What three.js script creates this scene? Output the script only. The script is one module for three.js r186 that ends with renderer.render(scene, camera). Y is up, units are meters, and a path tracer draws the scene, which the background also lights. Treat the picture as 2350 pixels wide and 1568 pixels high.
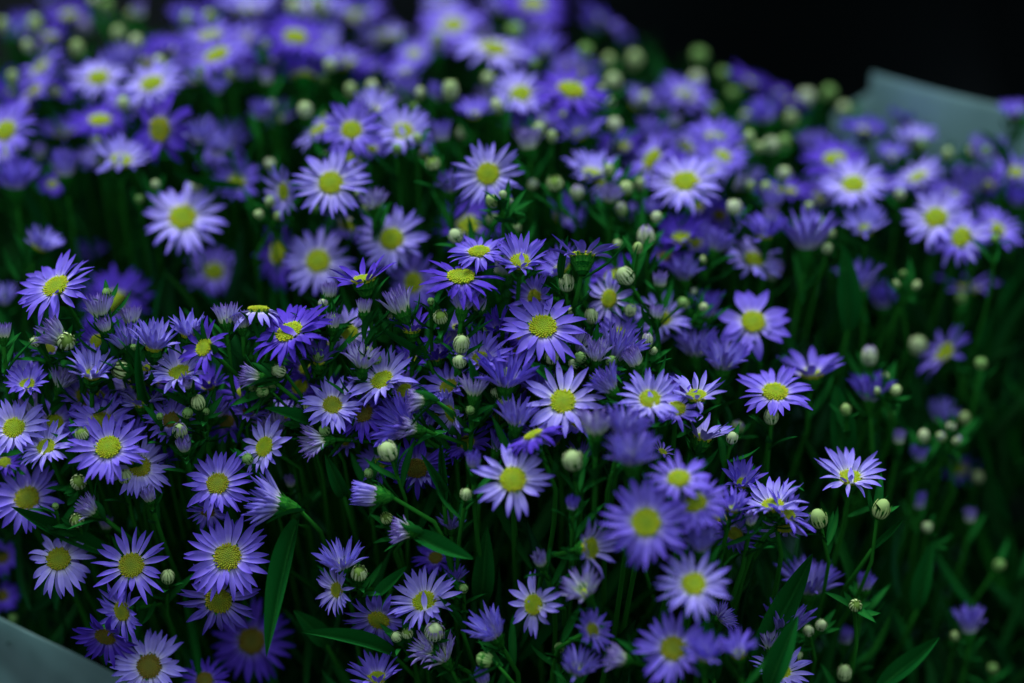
import * as THREE from 'three';
import { mergeGeometries } from 'three/addons/utils/BufferGeometryUtils.js';

// ------------------------------------------------------------------ camera, sky, sun, exposure
const PITCH = 30 * Math.PI / 180, FOCUS = 0.53, HALF_W = 0.113, ASPECT = 1024 / 683;
const fwd = new THREE.Vector3(0, -Math.sin(PITCH), -Math.cos(PITCH)), upv = new THREE.Vector3(0, Math.cos(PITCH), -Math.sin(PITCH)), right = new THREE.Vector3(1, 0, 0);
const toCam = fwd.clone().negate();
const scene = new THREE.Scene();
const camera = new THREE.PerspectiveCamera(2 * Math.atan(HALF_W / FOCUS / ASPECT) * 180 / Math.PI, ASPECT, 0.02, 60);
camera.position.copy(fwd).multiplyScalar(-FOCUS);
camera.lookAt(0, 0, 0);
camera.focus = FOCUS;
camera.userData.fStop = 3.5;
scene.add(camera);

const rnd = (() => { let a = 20240611; return () => { a = (a + 0x6d2b79f5) | 0; let t = Math.imul(a ^ (a >>> 15), 1 | a); t = (t + Math.imul(t ^ (t >>> 7), 61 | t)) ^ t; return ((t ^ (t >>> 14)) >>> 0) / 4294967296; }; })();
const rr = (a, b) => a + (b - a) * rnd();
const jit = (a) => (rnd() - 0.5) * 2 * a;

{ // plain overcast sky: brightest overhead, a dull dark ground half
  const W = 64, H = 32, px = new Float32Array(W * H * 4);
  for (let j = 0; j < H; j++) {
    const el = ((j + 0.5) / H - 0.5) * Math.PI, s = Math.sin(el);
    const k = s > 0 ? 0.05 + 0.95 * Math.pow(s, 1.6) : 0.03;
    for (let i = 0; i < W; i++) { const q = k * (1 - 0.35 * Math.cos(el) * Math.sin((i + 0.5) / W * 2 * Math.PI - Math.PI)); px.set([0.88 * q, 1.0 * q, 1.12 * q, 1], (j * W + i) * 4); }
  }
  const sky = new THREE.DataTexture(px, W, H, THREE.RGBAFormat, THREE.FloatType);
  sky.mapping = THREE.EquirectangularReflectionMapping;
  sky.magFilter = sky.minFilter = THREE.LinearFilter;
  sky.needsUpdate = true;
  scene.background = sky;
  scene.environment = sky;
}
const sun = new THREE.DirectionalLight(new THREE.Color(1, 0.99, 0.97), 1.7);
sun.position.set(-0.3, 1.5, -0.5);
sun.shadow.radius = 32;
sun.castShadow = true;
sun.shadow.mapSize.set(2048, 2048);
Object.assign(sun.shadow.camera, { left: -0.6, right: 0.6, top: 0.6, bottom: -0.6, near: 0.1, far: 6 });
scene.add(sun, sun.target);

const renderer = new THREE.WebGLRenderer({ antialias: true });
renderer.toneMapping = THREE.LinearToneMapping;
renderer.toneMappingExposure = 1.75;
renderer.shadowMap.enabled = true;
renderer.setSize(1024, 683);

// ------------------------------------------------------------------ helpers
const V = (x, y, z) => new THREE.Vector3(x, y, z);
const PX = 2 * HALF_W / 2350;                         // one pixel of the 2350-pixel view, in metres at the plane of focus
function at(x, y, mm) {                               // the point that many millimetres behind the plane of focus
  const k = 1 + mm / 1000 / FOCUS;
  return V(0, 0, 0).addScaledVector(right, (x - 1175) * PX * k).addScaledVector(upv, (784 - y) * PX * k).addScaledVector(fwd, mm / 1000);
}
const names = {};
const numbered = (n) => { names[n] = (names[n] ?? -1) + 1; return names[n] ? n + '_' + String(names[n]).padStart(3, '0') : n; };
function mesh(name, geometry, material, parent) {
  const m = new THREE.Mesh(geometry, material);
  m.name = parent ? name : numbered(name);
  m.castShadow = m.receiveShadow = true;
  (parent ?? scene).add(m);
  return m;
}
const structure = (name, geometry, material) => { const m = mesh(name, geometry, material); m.userData.kind = 'structure'; return m; };
function thing(name, category, position, group) {
  const g = new THREE.Group();
  g.name = numbered(name);
  g.position.copy(position);
  g.userData.category = category;
  if (group) g.userData.group = group;
  scene.add(g);
  return g;
}
const mixc = (a, b, t) => [a[0] + (b[0] - a[0]) * t, a[1] + (b[1] - a[1]) * t, a[2] + (b[2] - a[2]) * t];
const sstep = (a, b, x) => { const t = Math.min(1, Math.max(0, (x - a) / (b - a))); return t * t * (3 - 2 * t); };
function grid(nu, nv, f, closed = false) {            // f(u, v) -> [point, colour]; a sheet or (closed in v) a tube
  const p = [], c = [], ix = [];
  for (let i = 0; i <= nu; i++) for (let j = 0; j <= nv; j++) {
    const [q, k] = f(i / nu, j / nv);
    p.push(q.x, q.y, q.z); c.push(k[0], k[1], k[2]);
  }
  for (let i = 0; i < nu; i++) for (let j = 0; j < nv; j++) {
    const a = i * (nv + 1) + j, b = a + nv + 1;
    ix.push(a, b, a + 1, b, b + 1, a + 1);
  }
  const g = new THREE.BufferGeometry();
  g.setAttribute('position', new THREE.Float32BufferAttribute(p, 3));
  g.setAttribute('color', new THREE.Float32BufferAttribute(c, 3));
  g.setIndex(ix);
  g.computeVertexNormals();
  return g;
}
const moved = (g, m) => g.clone().applyMatrix4(m);
function painted(g, color) {                          // position, normal and one colour, ready to merge
  const o = new THREE.BufferGeometry(), n = g.attributes.position.count, c = new Float32Array(n * 3);
  for (let i = 0; i < n; i++) c.set(typeof color === 'function' ? color(V().fromBufferAttribute(g.attributes.position, i)) : color, i * 3);
  o.setAttribute('position', g.attributes.position); o.setAttribute('normal', g.attributes.normal);
  o.setAttribute('color', new THREE.BufferAttribute(c, 3));
  o.setIndex(g.index);
  return o;
}

// ------------------------------------------------------------------ materials
const soft = { vertexColors: true, side: THREE.DoubleSide };
const M = {
  petal: new THREE.MeshPhysicalMaterial({ ...soft, roughness: 0.8, specularIntensity: 0.1, transmission: 0.16, thickness: 0 }),
  disc: new THREE.MeshStandardMaterial({ ...soft, roughness: 0.85 }),
  bud: new THREE.MeshPhysicalMaterial({ ...soft, roughness: 0.8, specularIntensity: 0.3 }),
  green: new THREE.MeshPhysicalMaterial({ ...soft, roughness: 0.8, specularIntensity: 0.04 }),
  leaf: new THREE.MeshPhysicalMaterial({ ...soft, color: new THREE.Color().setRGB(0.9, 0.86, 1.3), roughness: 0.8, specularIntensity: 0.05, transmission: 0.08, thickness: 0 }),
};
// ------------------------------------------------------------------ the setting: dark stall floor and wall, plastic sheeting
const GROUND_Y = -0.29;
function noiseTexture(base, spread, scale) {
  const N = 256, d = new Uint8Array(N * N * 4), lattice = Array.from({ length: 4096 }, () => rnd());
  const value = (x, y, n) => {
    const xi = Math.floor(x), yi = Math.floor(y), fx = sstep(0, 1, x - xi), fy = sstep(0, 1, y - yi), g = (a, b) => lattice[((a % n + n) % n) * 61 % 4096 + ((b % n + n) % n)];
    return (g(xi, yi) * (1 - fx) + g(xi + 1, yi) * fx) * (1 - fy) + (g(xi, yi + 1) * (1 - fx) + g(xi + 1, yi + 1) * fx) * fy;
  };
  for (let j = 0; j < N; j++) for (let i = 0; i < N; i++) {
    let s = 0, a = 0.5;
    for (let o = 4; o <= 64; o *= 2, a *= 0.6) s += a * (value(i / N * o, j / N * o, o) - 0.5);
    for (let c = 0; c < 3; c++) d[(j * N + i) * 4 + c] = Math.max(0, Math.min(255, base[c] + s * spread));
    d[(j * N + i) * 4 + 3] = 255;
  }
  const t = new THREE.DataTexture(d, N, N);
  t.colorSpace = THREE.SRGBColorSpace; t.wrapS = t.wrapT = THREE.RepeatWrapping; t.magFilter = t.minFilter = THREE.LinearFilter; t.needsUpdate = true;
  t.repeat.set(scale, scale);
  return t;
}
const darkMat = new THREE.MeshPhysicalMaterial({ map: noiseTexture([3, 4, 5], 4, 3), roughness: 1, specularIntensity: 0.03 });
{
  const g = new THREE.PlaneGeometry(12, 12); g.rotateX(-Math.PI / 2); g.translate(0, GROUND_Y, 0);
  structure('ground', g, darkMat);
  const w = new THREE.BoxGeometry(8, 3, 0.1); w.translate(0, GROUND_Y + 1.5, -1.6);
  structure('wall', w, darkMat);
}
const plastic = new THREE.MeshPhysicalMaterial({ color: new THREE.Color().setRGB(0.005, 0.008, 0.009), roughness: 0.4, specularIntensity: 0.3, side: THREE.DoubleSide });
{ // black bucket behind: rolled rim, ribbed wall, wire handle ears
  const c = at(2230, -300, 420), b = thing('flower_bucket', 'bucket', V(c.x + 0.1, GROUND_Y, c.z));
  b.userData.label = 'black plastic bucket with a rolled rim in the dark behind the standing paper';
  const H = 0.34, pr = [[0.001, 0.004], [0.1, 0.004], [0.105, 0.01], [0.128, H - 0.05], [0.131, H - 0.048], [0.133, H - 0.01], [0.139, H - 0.006], [0.141, H], [0.137, H + 0.004], [0.131, H + 0.001], [0.126, H - 0.05], [0.1, 0.014], [0.001, 0.012]];
  mesh('body', new THREE.LatheGeometry(pr.map(([x, y]) => new THREE.Vector2(x, y)), 64), plastic, b);
  const rim = new THREE.TorusGeometry(0.139, 0.0035, 10, 72); rim.rotateX(Math.PI / 2); rim.translate(0, H + 0.003, 0);
  mesh('rim', rim, plastic, b);
  const hd = new THREE.TorusGeometry(0.145, 0.002, 8, 48, Math.PI); hd.rotateX(0.5); hd.translate(0, H - 0.03, 0);
  mesh('handle', hd, plastic, b);
}
{ // folded black plastic film standing behind the bunch
  const o = at(1650, 40, 330), f = thing('plastic_sheet', 'plastic sheet', V(o.x, GROUND_Y, o.z));
  f.userData.label = 'black plastic sheet with faint folds in the dark background above the flowers';
  mesh('film', grid(40, 60, (u, v) => {
    const x = (v - 0.5) * 0.95, y = u * (0.36 + 0.05 * Math.sin(v * 5 + 1)), q = Math.sin(v * 31 + u * 4) * 0.012 + Math.sin(v * 13 - u * 6) * 0.02;
    return [V(x, y, q - u * 0.06 + x * x * 0.2), [1, 1, 1]];
  }), plastic, f);
}
const paperMat = new THREE.MeshPhysicalMaterial({ map: noiseTexture([164, 204, 204], 26, 1), roughness: 1, specularIntensity: 0.1, transmission: 0.45, thickness: 0, side: THREE.DoubleSide });
function sheetGeometry(nu, nv, f) {                   // a sheet with real thickness
  const g = grid(nu, nv, (u, v) => [f(u, v), [1, 1, 1]]), n = g.attributes.normal, p = g.attributes.position, uv = [], back = g.clone(), t = 0.0003;
  for (let i = 0; i <= nu; i++) for (let j = 0; j <= nv; j++) uv.push(j / nv * 1.5, i / nu * 1.5);
  for (let i = 0; i < p.count; i++) back.attributes.position.setXYZ(i, p.getX(i) - n.getX(i) * t, p.getY(i) - n.getY(i) * t, p.getZ(i) - n.getZ(i) * t);
  const ix = Array.from(g.index.array), m = p.count, flip = [];
  for (let i = 0; i < ix.length; i += 3) flip.push(ix[i] + m, ix[i + 2] + m, ix[i + 1] + m);
  const o = new THREE.BufferGeometry();
  o.setAttribute('position', new THREE.Float32BufferAttribute([...p.array, ...back.attributes.position.array], 3));
  o.setAttribute('uv', new THREE.Float32BufferAttribute([...uv, ...uv], 2));
  o.setIndex([...ix, ...flip]);
  o.computeVertexNormals();
  return o;
}
{ // paper standing behind the right side: a main face and a narrower fold turned away
  const a = at(2000, 166, 98), d = at(2365, 262, 92), fold = at(1915, 262, 122);
  const p = thing('wrapping_paper', 'wrapping paper', V(a.x, GROUND_Y, a.z), 'wrapping paper round the bunch');
  p.userData.label = 'pale grey-green paper corner standing up behind the flowers at the upper right';
  const down = (q, v, k) => V(q.x - k * v * 0.05, q.y + (GROUND_Y - q.y) * v, q.z + k * v * 0.03).sub(p.position);
  mesh('front_face', sheetGeometry(30, 30, (u, v) => {
    const top = V().lerpVectors(a, d, v * 1.35).add(V(0, Math.sin(v * Math.PI) * 0.0015, Math.sin(v * 4) * 0.004 + Math.sin(v * 23 + u * 30) * 0.0012 * u));
    return down(top, u, v);
  }), paperMat, p);
  mesh('side_fold', sheetGeometry(30, 12, (u, v) => down(V().lerpVectors(at(2004, 206, 112), fold, v), u, v)), paperMat, p);
}
{ // paper under the flowers at the lower left: a flared collar that runs on under the bunch
  const pts = [[-420, 1225, 34], [-160, 1350, 30], [0, 1420, 27], [90, 1464, 26], [180, 1506, 25], [262, 1548, 25], [420, 1640, 30], [620, 1660, 50], [800, 1545, 66], [980, 1650, 66]].map(([x, y, z]) => at(x, y, z));
  const rim = new THREE.CatmullRomCurve3(pts), p = thing('wrapping_paper', 'wrapping paper', V(pts[5].x, GROUND_Y, pts[5].z), 'wrapping paper round the bunch');
  p.userData.label = 'pale paper collar under the asters in the bottom left corner';
  mesh('collar', sheetGeometry(60, 120, (u, v) => {
    const q = rim.getPoint(v), out = V(0.016, 0, -0.06), drop = u * 0.2;
    return q.clone().addScaledVector(out, u).add(V(0, -drop + u * Math.sin(v * 17 + u * 2) * 0.002, Math.min(1, u * 6) * (Math.sin(v * 70 + u * 40) * 0.0003 + Math.sin(v * 31 - u * 60) * 0.0005))).sub(p.position);
  }), paperMat, p);
}
// ------------------------------------------------------------------ petals, discs, calyces, buds, leaves: shared unit shapes
const TONES = {                                       // base, middle, tip (linear)
  v: [[0.66, 0.62, 0.94], [0.23, 0.175, 0.80], [0.13, 0.078, 0.64]],
  d: [[0.34, 0.27, 0.80], [0.115, 0.060, 0.62], [0.070, 0.030, 0.48]],
  p: [[0.84, 0.84, 0.98], [0.38, 0.34, 0.90], [0.19, 0.145, 0.76]],
  u: [[0.60, 0.66, 0.66], [0.32, 0.28, 0.80], [0.15, 0.095, 0.64]],  // half-open, violet
  w: [[0.66, 0.80, 0.50], [0.47, 0.46, 0.76], [0.22, 0.14, 0.60]],   // half-open: cream bases, violet only at the tips
};
function rayGeometry(tone, curl, wobble, narrow, nl, nw, fineVein = nw > 3) {  // unit ray: runs along +x, upper face +y, length 1, full width 1 (scaled later)
  const bright = rr(0.8, 1.08), [cb, cm, ct] = TONES[tone].map((c) => c.map((q) => q * bright)), line = [];
  let x = 0, y = 0;
  const tilt = jit(0.45), sweep = jit(0.55), ph = rr(0, 6), notch = rr(0.0, 0.05);
  for (let i = 0; i <= nl; i++) {
    const s = i / nl, a = curl * Math.pow(s, 1.3) * 1.25 + Math.sin(s * 5 + ph) * wobble;
    line.push([x, y, a]);
    x += Math.cos(a) / nl; y += Math.sin(a) / nl;
  }
  return grid(nl, nw, (s, v) => {
    const [px, py, a] = line[Math.round(s * nl)], t = v * 2 - 1;
    let w = narrow ? 0.55 + 0.45 * sstep(0, 0.4, s) : 0.42 + 0.58 * sstep(0, 0.55, s);
    if (s > 0.55) w *= Math.max(0.1, 1 - Math.pow((s - 0.55) / 0.46, 1.9));
    if (!narrow) w = Math.max(w, 0.62 * (1 - sstep(0, 0.3, s)));
    const dish = (0.16 * t * t + 0.035 * Math.cos(t * Math.PI * 2)) * (narrow ? 1.9 : 1) * w, tip = s === 1 ? 0 : 0;
    const side = t * 0.5 * w, twist = tilt * s, yy = dish * Math.cos(twist) + side * Math.sin(twist), zz = side * Math.cos(twist) - dish * Math.sin(twist);
    const k = s < 0.5 ? mixc(cb, cm, sstep(tone === 'w' ? 0.1 : 0.02, tone === 'w' ? 0.52 : 0.42, s)) : mixc(cm, ct, sstep(0.5, 1, s));
    const vein = 1 - 0.22 * Math.pow(Math.cos(t * Math.PI * 1.5), 2) * (fineVein ? 1 : 0.5);
    return [V(px + tip - Math.sin(a) * yy * 0.2, py + Math.cos(a) * yy * 0.2, zz + sweep * s * s), k.map((q) => q * vein)];  // y is scaled with the length, z with the width
  });
}
const CURLS = [-0.75, -0.45, -0.2, 0.02, 0.2, 0.45];
const raySets = {}, rayPool = (tone, narrow, fine) => raySets[tone + narrow + fine] ??= CURLS.map((c) => [0, 1, 2].map(() => rayGeometry(tone, c, 0.09, narrow, fine ? 10 : 6, fine ? 4 : 2)));

const DISC = { y: [[0.19, 0.32, 0.003], [0.31, 0.42, 0.002], [0.44, 0.52, 0.008]], o: [[0.14, 0.22, 0.003], [0.24, 0.29, 0.003], [0.32, 0.33, 0.005]], b: [[0.10, 0.12, 0.003], [0.15, 0.13, 0.003], [0.16, 0.12, 0.004]] };
const bead = new THREE.SphereGeometry(1, 6, 4);
function discGeometry(kind, fine) {                   // unit disc, radius 1, florets in spirals over a low dome
  const [ci, cm, co] = DISC[kind], parts = [], N = fine ? 150 : 60, hump = rr(0.4, 0.56);
  const dome = new THREE.SphereGeometry(1, 20, 8, 0, Math.PI * 2, 0, Math.PI / 2); dome.scale(0.95, hump, 0.95);
  parts.push(painted(dome, (p) => { const r = Math.hypot(p.x, p.z); return mixc(ci, cm, r).map((q) => q * 0.85); }));
  for (let i = 0; i < N; i++) {
    const r = 0.97 * Math.sqrt((i + 0.5) / N), a = i * 2.39996 + jit(0.05), y = hump * Math.sqrt(Math.max(0, 1 - r * r * 0.92));
    const size = (0.9 / Math.sqrt(N)) * (0.72 + 0.36 * r) * rr(0.9, 1.1), tall = r > 0.62 ? rr(1.0, 2.3) : rr(0.7, 1.0), n = V(Math.cos(a) * r * 0.75, 0.75, Math.sin(a) * r * 0.75).normalize();
    const m = new THREE.Matrix4().compose(V(Math.cos(a) * r, y, Math.sin(a) * r), new THREE.Quaternion().setFromUnitVectors(V(0, 1, 0), n), V(size, size * tall, size));
    const k = (r < 0.5 ? mixc(ci, cm, r / 0.5) : mixc(cm, co, (r - 0.5) / 0.5)).map((q) => q * rr(0.85, 1.12));
    parts.push(painted(moved(bead, m), k));
  }
  return mergeGeometries(parts);
}
const discSets = {}, discPool = (kind, fine) => discSets[kind + fine] ??= [0, 1, 2, 3].map(() => discGeometry(kind, fine));

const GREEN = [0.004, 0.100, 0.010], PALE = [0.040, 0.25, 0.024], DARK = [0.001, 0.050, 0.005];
const bract = (len, w, curl, tip = PALE) => grid(5, 2, (s, v) => {
  const t = v * 2 - 1, ww = w * (1 - s) ** 0.7 * (0.7 + 0.3 * sstep(0, 0.3, s)) + 0.0001;
  return [V(Math.sin(curl * s * s) * len * 0.5, len * s, t * ww).add(V(-Math.abs(t) * ww * 0.35, 0, 0)), mixc(GREEN, tip, Math.min(1, 0.15 + 0.75 * Math.abs(t) + (s > 0.8 ? 0.2 : 0)))];
});
function calyxGeometry(top, depth, fine) {            // cup below a head of radius 1: y from -depth to 0, top = its mouth
  const prof = [[0.09, -depth * 1.15], [0.14, -depth], [top * 0.55, -depth * 0.86], [top * 0.86, -depth * 0.55], [top, -depth * 0.2], [top * 0.97, 0]].map(([x, y]) => new THREE.Vector2(x, y));
  const parts = [painted(new THREE.LatheGeometry(prof, 16), (p) => top < 0.29 && depth < 0.4 ? mixc(GREEN, DARK, 0.4) : mixc(GREEN, PALE, 0.15))];
  if (fine) for (let w = 0; w < 3; w++) for (let i = 0; i < 11; i++) {
    const a = (i + w * 0.37) / 11 * Math.PI * 2 + jit(0.12), y0 = -depth * (0.92 - w * 0.28), r0 = top * (0.5 + w * 0.2);
    const b = bract(depth * rr(0.55, 0.8), 0.11, rr(0.1, 0.9)), m = new THREE.Matrix4().makeRotationY(-a).multiply(new THREE.Matrix4().makeTranslation(r0 + 0.035, y0, 0)).multiply(new THREE.Matrix4().makeRotationZ(-0.34 + w * 0.12));
    parts.push(moved(b, m));
  }
  return mergeGeometries(parts);
}
const calyxSets = {}, calyxPool = (kind, fine) => calyxSets[kind + fine] ??= [0, 1, 2].map(() => kind === 'open' ? calyxGeometry(0.28, 0.36, fine) : kind === 'tuft' ? calyxGeometry(0.30, 0.52, fine) : calyxGeometry(0.92, 1.25, fine));

function budGeometry(kind, fine) {                    // unit ball of folded rays round +y; base sits at y = -0.6
  const parts = [], n = fine ? 17 : 13, tall = kind === 'r' ? 0.95 : kind === 'g' ? rr(1.05, 1.35) : rr(1.15, 1.6);
  const ripe = rnd();
  const cream = kind === 'g' ? [0.26, 0.46, 0.14] : mixc([0.48, 0.68, 0.24], [0.76, 0.88, 0.58], ripe), tip = kind === 'm' ? [0.26, 0.18, 0.52] : kind === 'g' ? [0.16, 0.36, 0.09] : mixc([0.42, 0.62, 0.18], [0.66, 0.74, 0.58], ripe), root = [0.16, 0.36, 0.08];
  const core = new THREE.SphereGeometry(0.86, 14, 10); core.scale(1, tall, 1);
  parts.push(painted(core, kind === 'r' ? [0.10, 0.19, 0.03] : mixc(cream, root, 0.4).map((q) => q * 0.8)));
  const open = kind === 'r' ? rr(2.45, 2.62) : kind === 'g' ? rr(2.8, 2.95) : rr(2.0, 2.95);
  for (let i = 0; i < n; i++) {
    const a0 = i / n * Math.PI * 2 + jit(0.06), top = open + jit(0.22), lift = rr(0.0, 0.12), skew = rr(-0.1, 0.4), tone = rr(0.8, 1.08);
    parts.push(grid(fine ? 10 : 6, 2, (s, v) => {
      const pol = 0.75 + (top - 0.75) * s, t = v * 2 - 1, wide = 5.3 / n * (1 - 0.35 * s), rad = 0.93 + lift * s + 0.05 * (1 - t * t) + (kind === 'r' ? 0.16 * sstep(0.75, 1, s) : 0), a = a0 + skew * s;
      const rr0 = Math.sin(pol) * rad, ha = Math.min(0.5, wide * 0.5 / Math.max(0.12, Math.sin(pol))) * (s > 0.9 ? 0.6 : 1);
      const q = V(Math.cos(a + t * ha) * rr0, -Math.cos(pol) * rad * tall, Math.sin(a + t * ha) * rr0), edge = (1 - 0.22 * t * t) * tone;
      return [q, (s < 0.3 ? mixc(root, cream, s / 0.3) : mixc(cream, tip, sstep(0.55, 1, s))).map((k) => k * edge)];
    }));
  }
  return mergeGeometries(parts);
}
const budSets = {}, budPool = (kind, fine) => budSets[kind + fine] ??= [0, 1, 2, 3, 4, 5].map(() => budGeometry(kind, fine));

function bladeGeometry(nl, nw, bend, dark, fold = 0.25) {   // unit leaf along +x, face +y, length 1, width 1
  return grid(nl, nw, (s, v) => {
    const t = v * 2 - 1, w = Math.pow(Math.sin(Math.PI * Math.min(1, 0.06 + 0.94 * Math.pow(s, 0.85))), 0.8) * (s === 1 ? 0.02 : 1);
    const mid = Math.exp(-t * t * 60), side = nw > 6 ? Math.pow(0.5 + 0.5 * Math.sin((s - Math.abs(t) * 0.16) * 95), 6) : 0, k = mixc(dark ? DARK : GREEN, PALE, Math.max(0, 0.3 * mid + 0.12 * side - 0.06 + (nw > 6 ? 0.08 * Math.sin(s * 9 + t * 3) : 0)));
    return [V(s, bend * 4 * s * (1 - s) + Math.sin(s * 7) * 0.008, t * 0.5 * w), k, 0].map((q, i) => (i === 0 ? q.setY(q.y + fold * 0.12 * (Math.abs(t) * w) - 0.012 * mid) : q));
  });
}
const smallLeaves = [-0.08, 0.05, 0.12].map((b) => bladeGeometry(6, 2, b, false));
const Y = V(0, 1, 0);
// ------------------------------------------------------------------ heads on their stems
const heads = [];
const shortNames = [];
function axisOf(dir, lean) {
  const a = dir * Math.PI / 180, l = lean * Math.PI / 180;
  return V().addScaledVector(toCam, Math.cos(l)).addScaledVector(right, Math.sin(l) * Math.cos(a)).addScaledVector(upv, Math.sin(l) * Math.sin(a));
}
function stemCurve(p, axis, reach, via) {             // from the head down to the foot of the bunch
  const root = V(p.x * 0.55 + jit(0.015), GROUND_Y, p.z * 0.5 - 0.07 + jit(0.015)), q = p.clone().addScaledVector(axis, -reach);
  const pts = [p, q];
  if (via) pts.push(at(...via)); else pts.push(q.clone().lerp(root, 0.13).add(V(jit(0.003), -0.012, -0.004)));
  const last = pts[pts.length - 1];
  pts.push(last.clone().lerp(root, 0.4).add(V(jit(0.006), -0.01, -0.012)), root);
  return new THREE.CatmullRomCurve3(pts, false, 'centripetal');
}
function stemGeometry(curve, r0, r1, seg, rad) {
  const g = new THREE.TubeGeometry(curve, seg, 1, rad), p = g.attributes.position, n = g.attributes.normal;
  for (let i = 0; i < p.count; i++) { const s = Math.floor(i / (rad + 1)) / seg, r = r0 + (r1 - r0) * Math.min(1, s * 2.2); p.setXYZ(i, p.getX(i) - n.getX(i) * (1 - r), p.getY(i) - n.getY(i) * (1 - r), p.getZ(i) - n.getZ(i) * (1 - r)); }
  return painted(g, (q) => mixc(GREEN, PALE, 0.4));
}
function rooted(name, category, group, x, y, mm, dir, lean, R, e, rec) {
  mm *= 0.6 + (mm > 0 ? 0.6 : 0.12) * sstep(5, 26, Math.abs(mm));
  const k = 1 + mm / 1000 / FOCUS, size = R * PX * k * (rec.type === 'F' ? 1.1 : rec.type === 'H' ? 1.12 : (mm > 20 ? 0.78 : 0.9) * rr(0.85, 1.1)), axis = axisOf(dir, lean), p = at(x, y, mm), foot = V(p.x * 0.55, GROUND_Y, p.z * 0.5 - 0.07);
  const g = thing(name, category, foot, group), head = new THREE.Matrix4().compose(p.clone().sub(foot), new THREE.Quaternion().setFromUnitVectors(Y, axis).multiply(new THREE.Quaternion().setFromAxisAngle(Y, rr(0, 6.28))), V(1, 1, 1));
  Object.assign(rec, { x, y, R, mm, dir, lean, g, e }); heads.push(rec);
  if (e.l) g.userData.label = e.l;
  return { g, head, size, axis, p, foot, fine: mm < 34 };
}
function addStem(h, from, thick, leaves, via) {
  const start = h.p.clone().addScaledVector(h.axis, -from), curve = stemCurve(start, h.axis, via ? 0.0015 : 0.008, via), g = stemGeometry(curve, thick, thick * 1.35, h.fine ? 26 : 14, h.fine ? 7 : 5);
  g.translate(-h.foot.x, -h.foot.y, -h.foot.z);
  mesh('stem', g, M.green, h.g);
  for (let i = 0; i < leaves; i++) {
    const t = 0.02 + 0.24 * Math.pow((i + rr(0.2, 0.9)) / leaves, 1.2), q = curve.getPoint(t), tan = curve.getTangent(t).negate(), side = V(jit(1), jit(1), jit(1)).cross(tan).normalize();
    const dirv = tan.clone().multiplyScalar(0.8).addScaledVector(side, 0.7).normalize(), up = tan.clone().sub(dirv.clone().multiplyScalar(tan.dot(dirv))).normalize(), z = V().crossVectors(dirv, up);
    const len = (0.0045 + 0.03 * t * rr(0.7, 1.2)), m = new THREE.Matrix4().makeBasis(dirv, up, z).multiply(new THREE.Matrix4().makeScale(len, len, 0.0009 + len * 0.1)).setPosition(q.clone().sub(h.foot));
    const leaf = mesh('leaf', smallLeaves[i % 3], M.leaf, h.g);
    m.decompose(leaf.position, leaf.quaternion, leaf.scale);
  }
}
function rays(h, o) {                                 // list of [geometry, matrix in the head's frame]
  const out = [], pool = rayPool(o.tone, o.narrow, h.fine);
  for (let i = 0; i < o.n; i++) {
    const row = i % 2, a = (i + jit(0.42)) / o.n * Math.PI * 2, odd = rnd() < o.odd, el = o.rise * Math.PI / 180 + (row ? 0.1 : -0.06) + jit(o.loose) + (odd ? rr(-0.5, 0.5) : 0);
    const pick = Math.max(0, Math.min(5, Math.floor(o.curl + jit(1.5) + (odd ? jit(2) : 0)))), geo = pool[pick][Math.floor(rr(0, 3))];
    const len = o.len * (odd ? rr(0.55, 0.85) : rr(0.86, 1.06)), wid = o.width * rr(0.8, 1.15);
    const m = new THREE.Matrix4().makeRotationY(-a).multiply(new THREE.Matrix4().makeTranslation(o.r0 * (row ? 0.92 : 1), o.y0 - row * 0.0001, 0)).multiply(new THREE.Matrix4().makeRotationZ(el)).multiply(new THREE.Matrix4().makeRotationX(jit(0.28))).scale(V(len, len, wid));
    out.push([geo, m]);
  }
  if (o.fold) for (let i = 0; i < 1; i++) {           // rays folded over the disc, on the side that faces the viewer
    const a = o.foldAt + jit(0.5), m = new THREE.Matrix4().makeRotationY(-a).multiply(new THREE.Matrix4().makeTranslation(o.r0 * 1.75, o.y0 + o.r0 * 0.5, 0)).multiply(new THREE.Matrix4().makeRotationZ(rr(2.75, 3.0))).scale(V(o.len * 0.62, o.len * 0.62, o.width * 1.1));
    out.push([pool[3][i], m]);
  }
  return out;
}
function addRays(h, list, single) {
  if (single) for (const [geo, m] of list) { const r = mesh('petal', geo, M.petal, h.g); new THREE.Matrix4().multiplyMatrices(h.head, m).decompose(r.position, r.quaternion, r.scale); }
  else { const r = mesh('petals', mergeGeometries(list.map(([geo, m]) => moved(geo, m))), M.petal, h.g); h.head.decompose(r.position, r.quaternion, r.scale); r.userData.kind = 'stuff'; }
}
function placed(h, name, geo, material, scale, dy = 0) {
  const m = mesh(name, geo, material, h.g);
  new THREE.Matrix4().multiplyMatrices(h.head, new THREE.Matrix4().makeTranslation(0, dy, 0)).scale(scale).decompose(m.position, m.quaternion, m.scale);
  return m;
}
const pick = (a) => a[Math.floor(rnd() * a.length)];
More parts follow.
